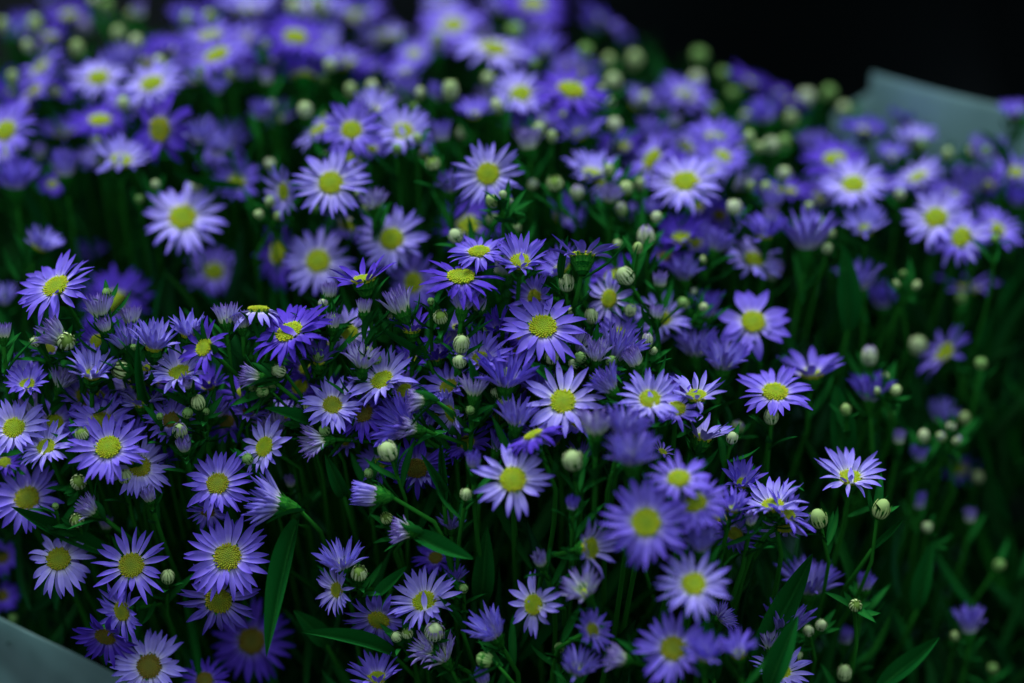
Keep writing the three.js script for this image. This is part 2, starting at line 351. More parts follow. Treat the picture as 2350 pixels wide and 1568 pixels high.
function F(x, y, R, dir, lean, rise, mm, tone, e = {}) {
  const rec = { type: 'F', tone, rise }, h = rooted('aster_flower', 'flower', 'open asters of the bunch', x, y, mm, dir, lean, R, e, rec);
  const rd = h.size * (rise > 40 ? 0.25 : 0.308), inv = h.head.clone().invert(), view = toCam.clone().transformDirection(inv);
  const n = e.n ? Math.round(e.n * (e.n < 18 ? 1.05 : 1.22)) : Math.round(rr(29, 40)), width = h.size * rr(0.142, 0.168) * (e.w ?? 1) * (n < 20 ? 1.15 : 1);
  addRays(h, rays(h, { n, tone, rise, len: h.size - rd * 0.62, r0: rd * 0.62, y0: rise > 40 ? 0 : rd * 0.04, width, loose: 0.15, odd: 0.2, curl: rise < -5 ? 1.6 : rise > 30 ? 3.0 : 2.6, narrow: false, fold: e.fold, foldAt: Math.atan2(view.z, view.x) }), mm <= 36);
  placed(h, 'disc', pick(discPool(e.disc ?? 'y', h.fine)), M.disc, V(rd, rd * rr(0.85, 1.1), rd), -rd * 0.02);
  placed(h, 'calyx', pick(calyxPool('open', h.fine)), M.green, V(h.size * 0.92, h.size, h.size * 0.92), -h.size * 0.02);
  addStem(h, h.size * 0.36, 0.00052, mm < 34 ? 4 : 2, e.s2);
}
function H(x, y, R, dir, lean, rise, mm, tone, e = {}) {
  const rec = { type: 'H', tone, rise }, h = rooted('half_open_aster', 'half-open flower', 'half-open asters of the bunch', x, y, mm, dir, lean, R, e, rec);
  const c = tone === 'c', r0 = h.size * (rise > 74 ? 0.30 : 0.22);
  addRays(h, rays(h, { n: Math.round(rise > 70 ? rr(38, 48) : rr(34, 44)), tone: c ? 'w' : tone === 'v' ? pick(['u', 'v']) : tone === 'p' ? pick(['u', 'p']) : tone, rise, len: h.size * (rise > 78 ? 0.86 : 0.94), r0, y0: 0, width: h.size * (rise > 74 ? 0.14 : 0.125), loose: rise > 78 ? 0.1 : 0.2, odd: rise > 78 ? 0.05 : 0.14, curl: rise > 78 ? 4.4 : 3.2, narrow: true }), false);
  if (rise < 80) placed(h, 'disc', pick(discPool(rnd() < 0.5 ? 'o' : 'y', false)), M.disc, V(r0 * 0.9, r0 * 0.9, r0 * 0.9), 0);
  placed(h, 'calyx', pick(calyxPool('tuft', h.fine)), M.green, V(r0 / 0.29, h.size * 1.0, r0 / 0.29), h.size * 0.06);
  addStem(h, h.size * 0.5, 0.00052, mm < 34 ? 5 : 2, e.s2);
}
function B(x, y, R, dir, lean, mm, tone, e = {}) {
  const rec = { type: 'B', tone, rise: 0 }, h = rooted('aster_bud', 'flower bud', 'aster buds of the bunch', x, y, mm, dir, lean, R, e, rec);
  placed(h, 'closed_petals', pick(budPool(tone, h.fine)), M.bud, V(h.size, h.size, h.size), 0);
  placed(h, 'calyx', pick(calyxPool('bud', h.fine)), M.green, V(h.size * 1.06, h.size, h.size * 1.06), h.size * (tone === 'g' ? 0.4 : tone === 'r' ? -0.1 : 0.15));
  addStem(h, h.size * 1.35, 0.00042, mm < 34 ? 5 : 2, e.s2);
}
// a long leaf on its own stalk: base, tip, width, bend
function L(bx, by, bz, tx, ty, tz, width, bend, label) {
  const b = at(bx, by, bz), t = at(tx, ty, tz), foot = V(b.x * 0.55, GROUND_Y, b.z * 0.5 - 0.07), g = thing('leafy_stem', 'leaf', foot);
  g.userData.label = label;
  const dirv = t.clone().sub(b), len = dirv.length(); dirv.normalize();
  const face = toCam.clone().multiplyScalar(0.8).add(V(0, 0.55, 0)).add(V(jit(0.25), 0, jit(0.2))), up = face.sub(dirv.clone().multiplyScalar(face.dot(dirv))).normalize(), z = V().crossVectors(dirv, up);
  const m = mesh('leaf', bladeGeometry(56, 12, bend, false, 1.2), M.leaf, g);
  new THREE.Matrix4().makeBasis(dirv, up, z).multiply(new THREE.Matrix4().makeScale(len, len, width * PX)).setPosition(b.clone().sub(foot)).decompose(m.position, m.quaternion, m.scale);
  const curve = new THREE.CatmullRomCurve3([b.clone().addScaledVector(dirv, len * 0.03), b.clone().addScaledVector(dirv, -0.004), b.clone().lerp(foot, 0.15).add(V(0, -0.006, -0.008)), b.clone().lerp(foot, 0.5), foot], false, 'centripetal');
  const sg = stemGeometry(curve, 0.0005, 0.0009, 16, 6); sg.translate(-foot.x, -foot.y, -foot.z);
  mesh('stem', sg, M.green, g);
}
// One row per head: x, y in pixels of the photograph's 2350-pixel view, radius in the same pixels, where the head leans
// (direction in degrees, lean from the line of sight), how far its rays rise, depth in mm behind the plane of focus.
// ---- open flowers: x, y, R, dir, lean, rise, depth, tone, extra
// left and lower left
F(130, 660, 93, 115, 45, 8, 7, 'v', { l: 'wide violet aster standing alone above the left edge of the sharp flowers', s: 'the lone violet aster above the left cluster' });
F(265, 695, 85, 100, 20, 10, 42, 'd');
F(492, 626, 66, 90, 30, 5, 48, 'v', { l: 'dim soft violet aster alone in the dark gap left of centre', s: 'the dim aster in the dark gap' });
F(643, 583, 80, 180, 48, 5, 38, 'd');
F(730, 600, 82, 90, 18, 8, 28, 'p', { l: 'soft pale aster with round disc overlapping a deeper violet aster behind it', s: 'the soft pale aster overlapping a deeper one' });
F(90, 570, 60, 55, 72, 50, 30, 'p');
F(64, 885, 58, 90, 45, 38, 0, 'v', { fold: 1, l: 'small sharp aster with raised rays and one folded over its disc, near left edge', s: 'the small cupped aster at the left edge' });
F(212, 862, 76, 80, 56, 48, -1, 'p', { fold: 1 });
F(190, 912, 60, 30, 40, 15, 12, 'v', { disc: 'o' });
F(33, 984, 78, 100, 30, 18, 0, 'p', { l: 'pale aster with large bumpy disc cut by the left edge of the picture', s: 'the pale aster cut by the left edge' });
F(107, 1028, 66, 100, 40, 22, -1, 'p', { fold: 1 });
F(250, 1030, 88, 100, 35, 5, -6, 'v', { l: 'sharp violet aster with bright yellow disc in front of two others, left side', s: 'the bright sharp aster of the left side' });
F(233, 970, 76, 90, 35, 22, 5, 'v', { disc: 'o' });
F(125, 970, 60, 60, 40, 15, 11, 'v');
F(433, 770, 66, 90, 66, 58, 3, 'p');
F(353, 800, 76, 80, 64, 52, 1, 'p');
F(470, 799, 67, 145, 40, 6, -4, 'd', { s2: [560, 875, 6], n: 17, l: 'deep violet aster with few rays and a stem running down to the right', s: 'the deep violet aster on a slanting stem' });
F(412, 858, 78, 100, 48, 28, 2, 'p');
F(593, 713, 72, 90, 84, -14, 2, 'p', { n: 13, l: 'side view aster with drooping pale rays and a bare yellow dome', s: 'the drooping side-view aster' });
F(665, 765, 96, 112, 54, 6, -1, 'd', { l: 'deep violet aster tilted upwards left of centre with a curled front ray', s: 'the tilted deep violet aster', fold: 1 });
F(393, 966, 60, 90, 30, 15, 6, 'v', { disc: 'b' });
F(610, 1027, 72, 150, 40, 12, 0, 'p', { n: 20, l: 'pale aster with thin uneven rays above the crossed green stems', s: 'the thin-rayed pale aster' });
F(763, 932, 70, 75, 30, 20, 1, 'p', { disc: 'o' });
F(520, 970, 56, 90, 30, 12, 15, 'd', { disc: 'b' });
F(567, 950, 56, 60, 50, 42, 10, 'v', { disc: 'b' });
F(560, 905, 62, 100, 55, 20, 12, 'd');
F(733, 833, 62, 90, 70, 62, 7, 'v');
F(63, 1145, 86, 100, 25, 8, 12, 'v', { disc: 'o', l: 'shaded violet aster at the left edge above a long dark leaf', s: 'the shaded aster above the long leaf' });
F(135, 1285, 82, 90, 26, -16, 6, 'p', { disc: 'o', n: 24, l: 'pale aster with drooping narrow rays above the corner paper', s: 'the pale drooping aster above the corner paper' });
F(302, 1299, 88, 90, 20, 0, 0, 'v', { disc: 'o', n: 19, l: 'violet aster with broad rays facing the viewer in the lower left', s: 'the broad-rayed aster of the lower left' });
F(523, 1279, 94, 90, 15, 4, -1, 'v', { disc: 'o', n: 30, l: 'large round aster facing the viewer, upper of the overlapping lower left pair', s: 'the upper aster of the overlapping pair' });
F(502, 1376, 92, 270, 22, -4, 4, 'v', { disc: 'o', n: 27, l: 'large aster with white ray bases, lower of the overlapping lower left pair', s: 'the lower aster of the overlapping pair' });
F(500, 1112, 78, 100, 25, 6, 0, 'v', { disc: 'o', n: 30, l: 'round violet aster with dense rays above the overlapping pair', s: 'the dense round aster above the pair' });
F(283, 1402, 72, 190, 36, 15, 3, 'v', { disc: 'o' });
F(243, 1458, 74, 255, 42, 22, 6, 'd', { n: 26, disc: 'b' });
F(343, 1530, 86, 90, 16, 0, 9, 'p', { disc: 'b', l: 'dim pale aster at the bottom edge beside the corner paper', s: 'the dim aster beside the corner paper' });
F(578, 1472, 92, 90, 15, 0, 23, 'd', { disc: 'b', l: 'very dark aster half hidden behind the tip of the hanging leaf', s: 'the dark aster behind the hanging leaf tip' });
F(478, 1172, 50, 270, 40, 20, 4, 'v', { disc: 'b' });
F(320, 1072, 76, 60, 30, 2, 4, 'p', { disc: 'o' });
F(470, 1562, 58, 90, 20, 0, 16, 'd', { disc: 'b' });
F(5, 1280, 46, 90, 30, 0, 30, 'd', { disc: 'b' });
F(5, 1368, 42, 90, 30, 0, 30, 'd', { disc: 'b' });
F(12, 1062, 42, 90, 30, 20, 13, 'd');
// centre
F(834, 646, 84, 100, 76, 26, 1, 'd', { n: 17, l: 'deep violet aster seen from the side with its green calyx below', s: 'the side-on deep violet aster' });
F(899, 551, 80, 90, 20, 8, 25, 'p', { l: 'soft pale aster behind the sharp ridge with a round yellow disc', s: 'the soft pale aster behind the ridge' });
F(951, 648, 70, 180, 30, 8, 28, 'v');
F(1075, 520, 76, 90, 25, 8, 36, 'd', { l: 'soft deep violet aster with large dark yellow disc in the upper middle', s: 'the soft deep violet upper aster' });
F(1100, 581, 74, 95, 62, 5, 6, 'v');
F(1058, 638, 95, 90, 57, -2, 0, 'd', { n: 24, l: 'wide violet aster lying nearly flat with a broad yellow disc', s: 'the wide flat violet aster' });
F(1194, 604, 74, 85, 46, 38, 2, 'v', { fold: 1, l: 'aster with tall raised rays and one curled across its disc, above centre', s: 'the raised aster above centre' });
F(1336, 592, 88, 90, 104, 20, 2, 'v', { n: 16, s2: [1318, 700, 8], l: 'aster seen from behind on a thick green stem right of centre top', s: 'the aster seen from behind' });
F(944, 760, 62, 90, 72, 40, 3, 'd', { n: 16 });
F(1246, 753, 97, 92, 38, 2, -1, 'v', { n: 25, l: 'sharp lavender aster with open flat rays in the centre of the picture', s: 'the sharp central aster' });
F(1140, 760, 58, 120, 60, 50, 8, 'd');
F(1104, 826, 74, 85, 46, 32, 0, 'v', { l: 'violet aster with tall upper rays behind two stacked buds', s: 'the aster behind two stacked buds' });
F(1030, 889, 66, 120, 50, 20, 4, 'v', { disc: 'o' });
F(1003, 822, 62, 100, 60, 45, 9, 'd');
F(878, 875, 80, 118, 44, 18, 0, 'p', { n: 27, l: 'sharp pale aster leaning up left with oval yellow disc', s: 'the sharp pale aster left of centre' });
F(832, 948, 70, 90, 20, 5, 4, 'd', { disc: 'b' });
F(1037, 948, 62, 200, 58, 20, 0, 'p');
F(1292, 924, 90, 90, 25, 4, -11, 'p', { n: 22, l: 'slightly soft pale aster facing the viewer below the sharp central one', s: 'the soft pale aster below centre' });
F(1491, 919, 76, 90, 36, 28, -15, 'p', { fold: 1, l: 'soft pale aster with raised rays and a ray across the disc, right of centre', s: 'the soft raised pale aster' });
F(1552, 940, 64, 90, 45, 15, -8, 'v');
F(1400, 686, 64, 170, 42, 5, 16, 'p', { n: 16 });
F(1230, 684, 62, 190, 40, 20, 10, 'v', { disc: 'o' });
F(1527, 592, 50, 90, 50, 20, 30, 'd', { disc: 'b' });
F(1225, 1000, 68, 115, 78, -8, -20, 'd', { n: 26 });
F(1520, 1038, 32, 60, 60, 30, 2, 'v', { n: 12 });
F(1040, 1026, 50, 90, 40, 15, 10, 'd', { disc: 'o' });
F(955, 1072, 80, 265, 36, -4, 4, 'd', { disc: 'b', n: 24 });
F(1177, 1102, 90, 90, 20, 2, -22, 'p', { n: 19, l: 'soft aster with gaps between its rays in the lower middle', s: 'the gappy soft aster of the lower middle' });
F(1482, 1200, 100, 90, 12, 2, -40, 'v', { n: 30, l: 'largest blurred violet aster facing the viewer, near in front right of middle', s: 'the big blurred front aster' });
F(1558, 1102, 78, 100, 50, 10, -36, 'v', { n: 18 });
F(1597, 1157, 76, 110, 40, 10, -33, 'v');
F(1351, 1258, 80, 10, 50, 38, -22, 'p', { n: 17, l: 'blurred pale aster turned sideways with broad rays to the left', s: 'the sideways blurred pale aster' });
F(1227, 1388, 72, 170, 36, 2, -14, 'p', { fold: 1, n: 17, l: 'pale soft aster with rays hanging down and a folded white ray on its disc', s: 'the pale aster with hanging rays' });
F(975, 1383, 84, 105, 42, 26, 0, 'p', { n: 30, l: 'sharp pale aster with long narrow upper rays at the bottom middle', s: 'the long-rayed aster of the bottom middle', fold: 1 });
F(775, 1354, 56, 180, 40, 20, 1, 'p', { disc: 'o' });
F(870, 1420, 76, 250, 40, 10, 4, 'v', { disc: 'o' });
F(865, 1560, 72, 100, 60, 40, 3, 'v');
F(1357, 1447, 54, 30, 48, 25, -23, 'v', { disc: 'o' });
F(1545, 1490, 87, 90, 22, 4, -34, 'v', { disc: 'o', n: 24, l: 'blurred aster with dull disc near the bottom right of the flowers', s: 'the blurred aster with a dull disc' });
F(1592, 1342, 84, 90, 30, 8, -37, 'p', { n: 27, l: 'blurred pale aster below the biggest blurred one, to its right', s: 'the blurred pale aster lower right' });
F(1000, 1282, 50, 90, 40, 10, 13, 'd', { disc: 'b' });
// right
F(1728, 740, 82, 90, 28, 2, 22, 'v', { n: 11, w: 1.9, l: 'soft aster with few broad rays right of centre', s: 'the broad-rayed soft aster' });
F(1861, 862, 82, 90, 72, 36, 22, 'v', { n: 15, w: 1.4 });
F(1778, 905, 90, 88, 52, 14, 11, 'v', { n: 22, l: 'violet aster with raised back rays above a cream bud, right side', s: 'the right aster above a cream bud' });
F(1598, 912, 74, 88, 60, 36, -6, 'p', { n: 18 });
F(2171, 812, 74, 145, 68, 10, 42, 'v', { n: 16 });
F(2208, 546, 74, 140, 40, 0, 35, 'p', { n: 17, l: 'soft aster with rays hanging below its disc, middle of the far right trio', s: 'the middle aster of the far right trio' });
F(2148, 503, 77, 110, 32, 8, 38, 'p', { l: 'soft pale aster, left of the far right trio', s: 'the left aster of the far right trio' });
F(2285, 530, 64, 60, 45, 20, 45, 'v', { l: 'dimmer aster, right of the far right trio', s: 'the right aster of the far right trio' });
F(2220, 668, 78, 90, 78, 22, 55, 'v', { n: 18 });
F(1755, 543, 66, 90, 62, 50, 28, 'v');
F(1611, 1008, 74, 75, 74, 42, 2, 'p', { n: 15 });
F(1950, 1098, 84, 90, 55, 26, 8, 'p', { n: 24, fold: 1, l: 'aster like a half saucer on its own, lower right against dark stems', s: 'the saucer aster of the lower right' });
F(1773, 1163, 80, 105, 62, 30, -8, 'p', { n: 22, l: 'sharp-edged aster of the right clump with rays fanned up left', s: 'the fanned aster of the right clump' });
F(1803, 1180, 72, 50, 62, 22, -9, 'v', { n: 20 });
F(1803, 1208, 60, 270, 55, 8, -5, 'p', { n: 14 });
F(1686, 1222, 56, 250, 40, 5, -9, 'v', { disc: 'o' });
F(1680, 1170, 56, 80, 60, 52, -15, 'v');
F(1790, 1542, 78, 80, 52, 26, 2, 'p', { n: 20, l: 'sharp aster at the bottom edge behind an upright leaf', s: 'the bottom aster behind a leaf' });
F(2200, 1080, 56, 90, 50, 20, 62, 'd');
F(1620, 1510, 66, 90, 60, 52, -40, 'v');
F(1695, 1502, 62, 100, 60, 52, -37, 'v');
// top left
F(15, 303, 76, 120, 32, 8, 42, 'v', { l: 'blurred violet aster cut by the left edge in the upper part', s: 'the upper aster cut by the left edge' });
F(95, 162, 68, 135, 66, 5, 62, 'v');
F(80, 215, 66, 135, 62, 5, 52, 'v', { disc: 'o' });
F(227, 182, 72, 90, 44, 5, 52, 'p', { l: 'blurred pale aster, left of a row of two in the upper left', s: 'the left upper row aster' });
F(350, 196, 77, 110, 45, 5, 46, 'p', { l: 'blurred aster with bright oval disc, right of a row of two in the upper left', s: 'the right upper row aster' });
F(230, 280, 76, 90, 56, 5, 46, 'd');
F(370, 297, 86, 180, 34, -4, 36, 'd', { disc: 'o', n: 16, w: 1.5, l: 'blurred deep violet aster with broad hanging rays in the upper left', s: 'the broad deep violet aster upper left' });
F(278, 374, 76, 80, 56, 34, 38, 'p', { fold: 1 });
F(500, 130, 82, 110, 55, 4, 56, 'v', { l: 'blurred violet aster with flat oval disc, lower of a close pair near the top', s: 'the lower top pair aster' });
F(485, 88, 76, 100, 62, 8, 64, 'v');
F(678, 90, 80, 80, 50, 4, 66, 'd', { l: 'blurred violet aster with tilted oval disc near the top left of middle', s: 'the tilted-disc aster near the top' });
F(420, 501, 93, 90, 26, 6, 32, 'p', { l: 'large soft pale aster alone above the dark gap on the left', s: 'the large soft pale aster on the left' });
F(760, 422, 86, 90, 24, 6, 22, 'p', { l: 'soft pale aster with round disc beside a smaller one, upper left of centre', s: 'the soft pale aster upper left of centre' });
F(655, 440, 62, 190, 50, 25, 26, 'p');
F(735, 302, 62, 130, 68, 10, 38, 'p');
F(120, 425, 36, 90, 40, 10, 46, 'd');
F(160, 40, 62, 90, 60, 20, 86, 'd');
F(115, 88, 48, 90, 60, 20, 76, 'd');
F(567, 30, 92, 90, 70, 30, 92, 'p');
F(735, 32, 82, 90, 66, 25, 92, 'p');
F(695, 180, 78, 95, 108, 35, 60, 'd');
F(385, 122, 62, 90, 70, 30, 70, 'd');
F(127, 215, 50, 60, 60, 30, 60, 'd');
// top middle
F(1131, 117, 90, 80, 62, 2, 63, 'p', { n: 22, l: 'blurred aster lying flat with bright oval disc near the top middle', s: 'the flat aster near the top middle' });
F(1196, 218, 70, 90, 36, 8, 46, 'p', { l: 'blurred pale aster, left of a touching pair in the upper middle', s: 'the left aster of the touching pair' });
F(1311, 212, 94, 80, 55, 2, 45, 'd', { n: 22, l: 'blurred deep violet aster with wide disc, right of a touching pair in the upper middle', s: 'the right aster of the touching pair' });
F(807, 300, 72, 90, 26, 14, 28, 'v', { l: 'soft violet aster with round disc in the upper left middle', s: 'the soft violet aster upper left of middle' });
F(924, 305, 70, 90, 32, 24, 32, 'p', { fold: 1 });
F(856, 257, 62, 80, 55, 45, 38, 'p');
F(1120, 400, 78, 90, 10, 5, 20, 'p', { n: 30, l: 'soft pale aster facing the viewer like a full circle above centre', s: 'the full round aster above centre' });
F(1357, 405, 74, 80, 55, 34, 35, 'p');
F(1087, 268, 56, 90, 56, 45, 42, 'v');
F(1224, 14, 82, 80, 55, 2, 87, 'd');
F(1040, 62, 82, 90, 48, 5, 82, 'v');
F(1248, 124, 62, 90, 55, 45, 72, 'v');
F(1385, 60, 86, 50, 84, 15, 96, 'v', { l: 'blurred aster on edge at the top beside the black background', s: 'the edge-on aster by the black background' });
F(815, 45, 92, 90, 62, 25, 96, 'v');
F(1330, 312, 72, 100, 55, 45, 43, 'v');
F(854, 343, 36, 90, 40, 20, 32, 'v');
F(1500, 367, 72, 150, 60, 10, 41, 'v', { n: 17 });
F(1425, 342, 70, 90, 65, 25, 52, 'd');
F(790, 150, 72, 90, 65, 25, 76, 'v');
F(950, 127, 46, 90, 40, 15, 73, 'v');
F(930, 170, 50, 100, 60, 30, 66, 'v');
// top right
F(1573, 420, 87, 95, 40, 8, 32, 'p', { n: 26, l: 'soft aster with bright pale rays in the cluster right of the upper middle', s: 'the bright upper right aster' });
F(1655, 365, 66, 80, 45, 20, 45, 'v');
F(1626, 390, 46, 90, 45, 20, 40, 'p');
F(1640, 322, 70, 90, 60, 30, 52, 'v');
F(1958, 427, 80, 92, 42, 14, 41, 'p', { n: 28, l: 'blurred pale aster in front of a deeper one in the upper right', s: 'the blurred pale aster upper right' });
F(1915, 370, 78, 100, 56, 8, 53, 'd', { l: 'blurred deep violet aster behind the pale one in the upper right', s: 'the deep aster behind it upper right' });
F(2108, 410, 68, 120, 70, 12, 50, 'p');
F(1800, 447, 82, 90, 74, 15, 52, 'd');
F(2078, 285, 58, 60, 80, 15, 76, 'd');
F(2100, 328, 58, 90, 62, 40, 66, 'p');
F(1985, 306, 62, 90, 70, 25, 72, 'd');
F(2045, 362, 48, 90, 60, 40, 60, 'v');
F(2228, 350, 54, 20, 60, 45, 56, 'p');
F(2326, 268, 48, 90, 60, 45, 60, 'v');
F(1790, 228, 80, 60, 78, 15, 86, 'd');
F(1720, 195, 62, 60, 74, 15, 89, 'd');
F(1651, 492, 46, 250, 40, 10, 39, 'd', { disc: 'b' });
// ---- half-open heads: x, y of the base, R, dir, lean, rise, depth, tone (c cream with violet tips, v violet, p pale)
H(205, 596, 46, 90, 50, 60, 62, 'v');
H(12, 695, 42, 90, 50, 60, 36, 'p');
H(230, 728, 54, 95, 78, 72, 3, 'c');
H(243, 757, 34, 105, 58, 82, 0, 'c');
H(302, 742, 40, 95, 75, 76, 10, 'c');
H(142, 782, 62, 140, 68, 70, 1, 'c');
H(8, 775, 36, 88, 78, 80, 0, 'c');
H(293, 800, 58, 95, 70, 62, 5, 'v');
H(430, 886, 34, 95, 40, 84, -3, 'c');
H(520, 742, 46, 92, 80, 76, 3, 'c');
H(556, 752, 36, 92, 72, 76, 2, 'c');
H(763, 752, 36, 85, 76, 80, 3, 'c');
H(756, 682, 38, 90, 76, 80, 12, 'c');
H(596, 868, 48, 172, 74, 74, -2, 'c', { s2: [700, 935, 6], l: 'half-open aster pointing left with cream rays on a slanting stem', s: 'the left-pointing half-open aster' });
H(424, 1030, 38, 95, 45, 82, -2, 'c');
H(742, 1012, 56, 186, 62, 62, 0, 'c');
H(643, 1158, 80, 165, 80, 62, -3, 'p', { s2: [745, 1245, 10], l: 'half-open aster pointing left with spread white-based rays and green bracts', s: 'the spread half-open aster pointing left' });
H(217, 1174, 42, 140, 64, 76, 0, 'c', { s2: [300, 1240, 10] });
H(343, 1146, 36, 100, 50, 82, 2, 'c');
H(245, 1212, 30, 90, 60, 82, 16, 'c');
H(667, 1114, 28, 90, 60, 82, 16, 'c');
H(922, 716, 56, 112, 74, 78, 0, 'c', { s2: [985, 815, 6], l: 'slim cream half-open aster leaning left on a long green calyx', s: 'the slim cream half-open aster' });
H(836, 718, 36, 88, 78, 84, 2, 'c');
H(1060, 710, 56, 84, 78, 72, -3, 'v', { l: 'violet half-open tuft in front of the wide flat aster', s: 'the violet tuft before the flat aster' });
H(1161, 884, 82, 85, 68, 52, -5, 'v', { l: 'large spread violet tuft below the sharp central aster', s: 'the large spread tuft below centre' });
H(1087, 908, 52, 85, 74, 70, -8, 'c');
H(831, 842, 56, 82, 66, 56, 0, 'c');
H(935, 982, 80, 150, 66, 58, -2, 'v');
H(955, 985, 46, 170, 66, 74, -8, 'c');
H(974, 918, 42, 180, 75, 78, -12, 'c', { s2: [1040, 912, -8] });
H(1367, 826, 50, 88, 58, 74, -3, 'c');
H(1414, 822, 72, 66, 72, 66, 4, 'v');
H(1460, 836, 46, 115, 64, 84, -6, 'c');
H(1404, 896, 56, 130, 72, 70, -12, 'p');
H(1515, 656, 36, 90, 66, 82, 18, 'c');
H(1507, 732, 36, 90, 74, 80, 15, 'c', { s2: [1512, 860, 20] });
H(1322, 786, 38, 90, 60, 80, 4, 'c');
H(1100, 712, 34, 90, 66, 80, 8, 'c');
H(1184, 975, 62, 85, 68, 58, -12, 'p');
H(1367, 998, 60, 90, 70, 70, -28, 'c', { l: 'blurred half-open head with a wide white base below the soft pale aster', s: 'the blurred white-based half-open head' });
H(1430, 1000, 66, 75, 64, 58, -27, 'p');
H(1450, 1062, 74, 90, 62, 56, -38, 'p');
H(1621, 726, 60, 90, 76, 70, 25, 'v');
H(1598, 816, 66, 95, 72, 60, 20, 'v');
H(1658, 846, 72, 85, 68, 56, 18, 'v');
H(1998, 920, 66, 90, 78, 62, 25, 'v', { s2: [2008, 1030, 30], l: 'blurred fan-shaped violet tuft on a straight stem, right side', s: 'the fan tuft on a straight stem' });
H(1975, 664, 66, 102, 74, 62, 35, 'v');
H(2025, 704, 58, 90, 70, 66, 50, 'v');
H(1642, 575, 50, 70, 70, 68, 25, 'p');
H(1851, 570, 92, 88, 70, 58, 30, 'v', { l: 'large blurred tuft of upright violet rays right of centre', s: 'the large blurred tuft' });
H(1770, 640, 42, 90, 62, 74, 40, 'c');
H(2155, 966, 50, 80, 62, 64, 45, 'p');
H(2062, 1016, 34, 90, 70, 84, 30, 'c');
H(2110, 1056, 34, 90, 66, 78, 31, 'p');
H(865, 1138, 64, 174, 80, 82, -6, 'p', { s2: [1018, 1225, 0], l: 'closed-brush aster pointing left at the end of a long diagonal stem', s: 'the brush aster on the diagonal stem' });
H(940, 1220, 44, 178, 74, 78, -10, 'c', { s2: [1010, 1240, -4] });
H(1087, 1068, 38, 90, 56, 84, -18, 'p');
H(1314, 1166, 34, 90, 60, 86, -20, 'v');
H(1243, 1294, 36, 110, 52, 82, -16, 'c');
H(786, 1302, 62, 100, 60, 54, 0, 'p');
H(1135, 1458, 68, 120, 56, 66, -10, 'p', { l: 'messy pale tuft leaning left at the bottom middle', s: 'the messy pale tuft' });
H(988, 1496, 48, 150, 58, 60, -3, 'c');
H(1020, 1514, 58, 120, 62, 52, -3, 'c');
H(1110, 1562, 38, 110, 50, 82, -12, 'p');
H(1345, 1362, 58, 120, 56, 50, -24, 'c');
H(1325, 1545, 60, 80, 60, 60, -22, 'p');
H(1432, 1514, 44, 165, 66, 78, -28, 'c');
H(1035, 1212, 36, 90, 60, 60, 9, 'v');
H(1045, 1330, 36, 90, 60, 70, 9, 'v');
H(1722, 1202, 32, 85, 60, 86, -13, 'c');
H(1983, 1352, 42, 85, 70, 80, 18, 'v');
H(1855, 1360, 80, 85, 72, 52, 18, 'v', { l: 'wide violet tuft behind the tall sharp leaf, lower right', s: 'the wide tuft behind the tall leaf' });
H(1800, 1452, 74, 85, 70, 60, 8, 'p');
H(1768, 1488, 42, 90, 72, 66, 2, 'c');
H(1650, 1420, 38, 30, 66, 50, 2, 'p');
H(2224, 1452, 60, 92, 74, 74, 30, 'v', { l: 'blurred lone violet tuft beside a small bud, bottom right', s: 'the lone tuft of the bottom right' });
H(2225, 1196, 34, 90, 66, 84, 40, 'c');
H(2108, 1164, 36, 90, 70, 84, 38, 'p');
H(1940, 1474, 38, 95, 66, 80, 28, 'v');
H(1608, 1262, 56, 90, 62, 66, -30, 'p');
H(38, 432, 68, 88, 68, 58, 38, 'v', { l: 'blurred violet tuft of upright rays at the upper left edge', s: 'the tuft at the upper left edge' });
H(150, 402, 58, 90, 70, 78, 40, 'v');
H(460, 326, 58, 90, 64, 62, 42, 'p');
H(520, 345, 50, 120, 62, 60, 40, 'p');
H(600, 272, 44, 80, 62, 70, 46, 'v');
H(280, 160, 60, 90, 66, 60, 58, 'p');
H(320, 38, 38, 90, 66, 82, 80, 'c');
H(613, 190, 38, 90, 62, 82, 52, 'c');
H(90, 360, 34, 90, 60, 80, 46, 'c');
H(500, 214, 34, 90, 62, 70, 50, 'p');
H(553, 180, 36, 60, 66, 74, 53, 'p');
H(925, 236, 60, 90, 74, 78, 50, 'p');
H(1012, 322, 50, 92, 72, 80, 35, 'v');
H(1000, 232, 44, 80, 66, 72, 46, 'p');
H(1314, 184, 40, 95, 62, 78, 58, 'c');
H(1212, 342, 48, 95, 72, 78, 32, 'c');
H(1490, 325, 56, 85, 68, 70, 51, 'v');
H(1517, 250, 48, 85, 66, 70, 63, 'v');
H(1547, 286, 30, 85, 66, 82, 59, 'c');
H(1400, 462, 40, 90, 60, 76, 25, 'c');
H(1036, 440, 50, 92, 66, 60, 24, 'p');
H(857, 476, 44, 90, 62, 62, 22, 'c');
H(1497, 492, 36, 90, 62, 66, 31, 'v');
H(1437, 508, 44, 80, 62, 64, 33, 'v');
H(1104, 90, 38, 90, 62, 80, 78, 'c');
H(1768, 510, 38, 90, 62, 82, 30, 'c');
H(1865, 348, 50, 90, 66, 62, 66, 'p');
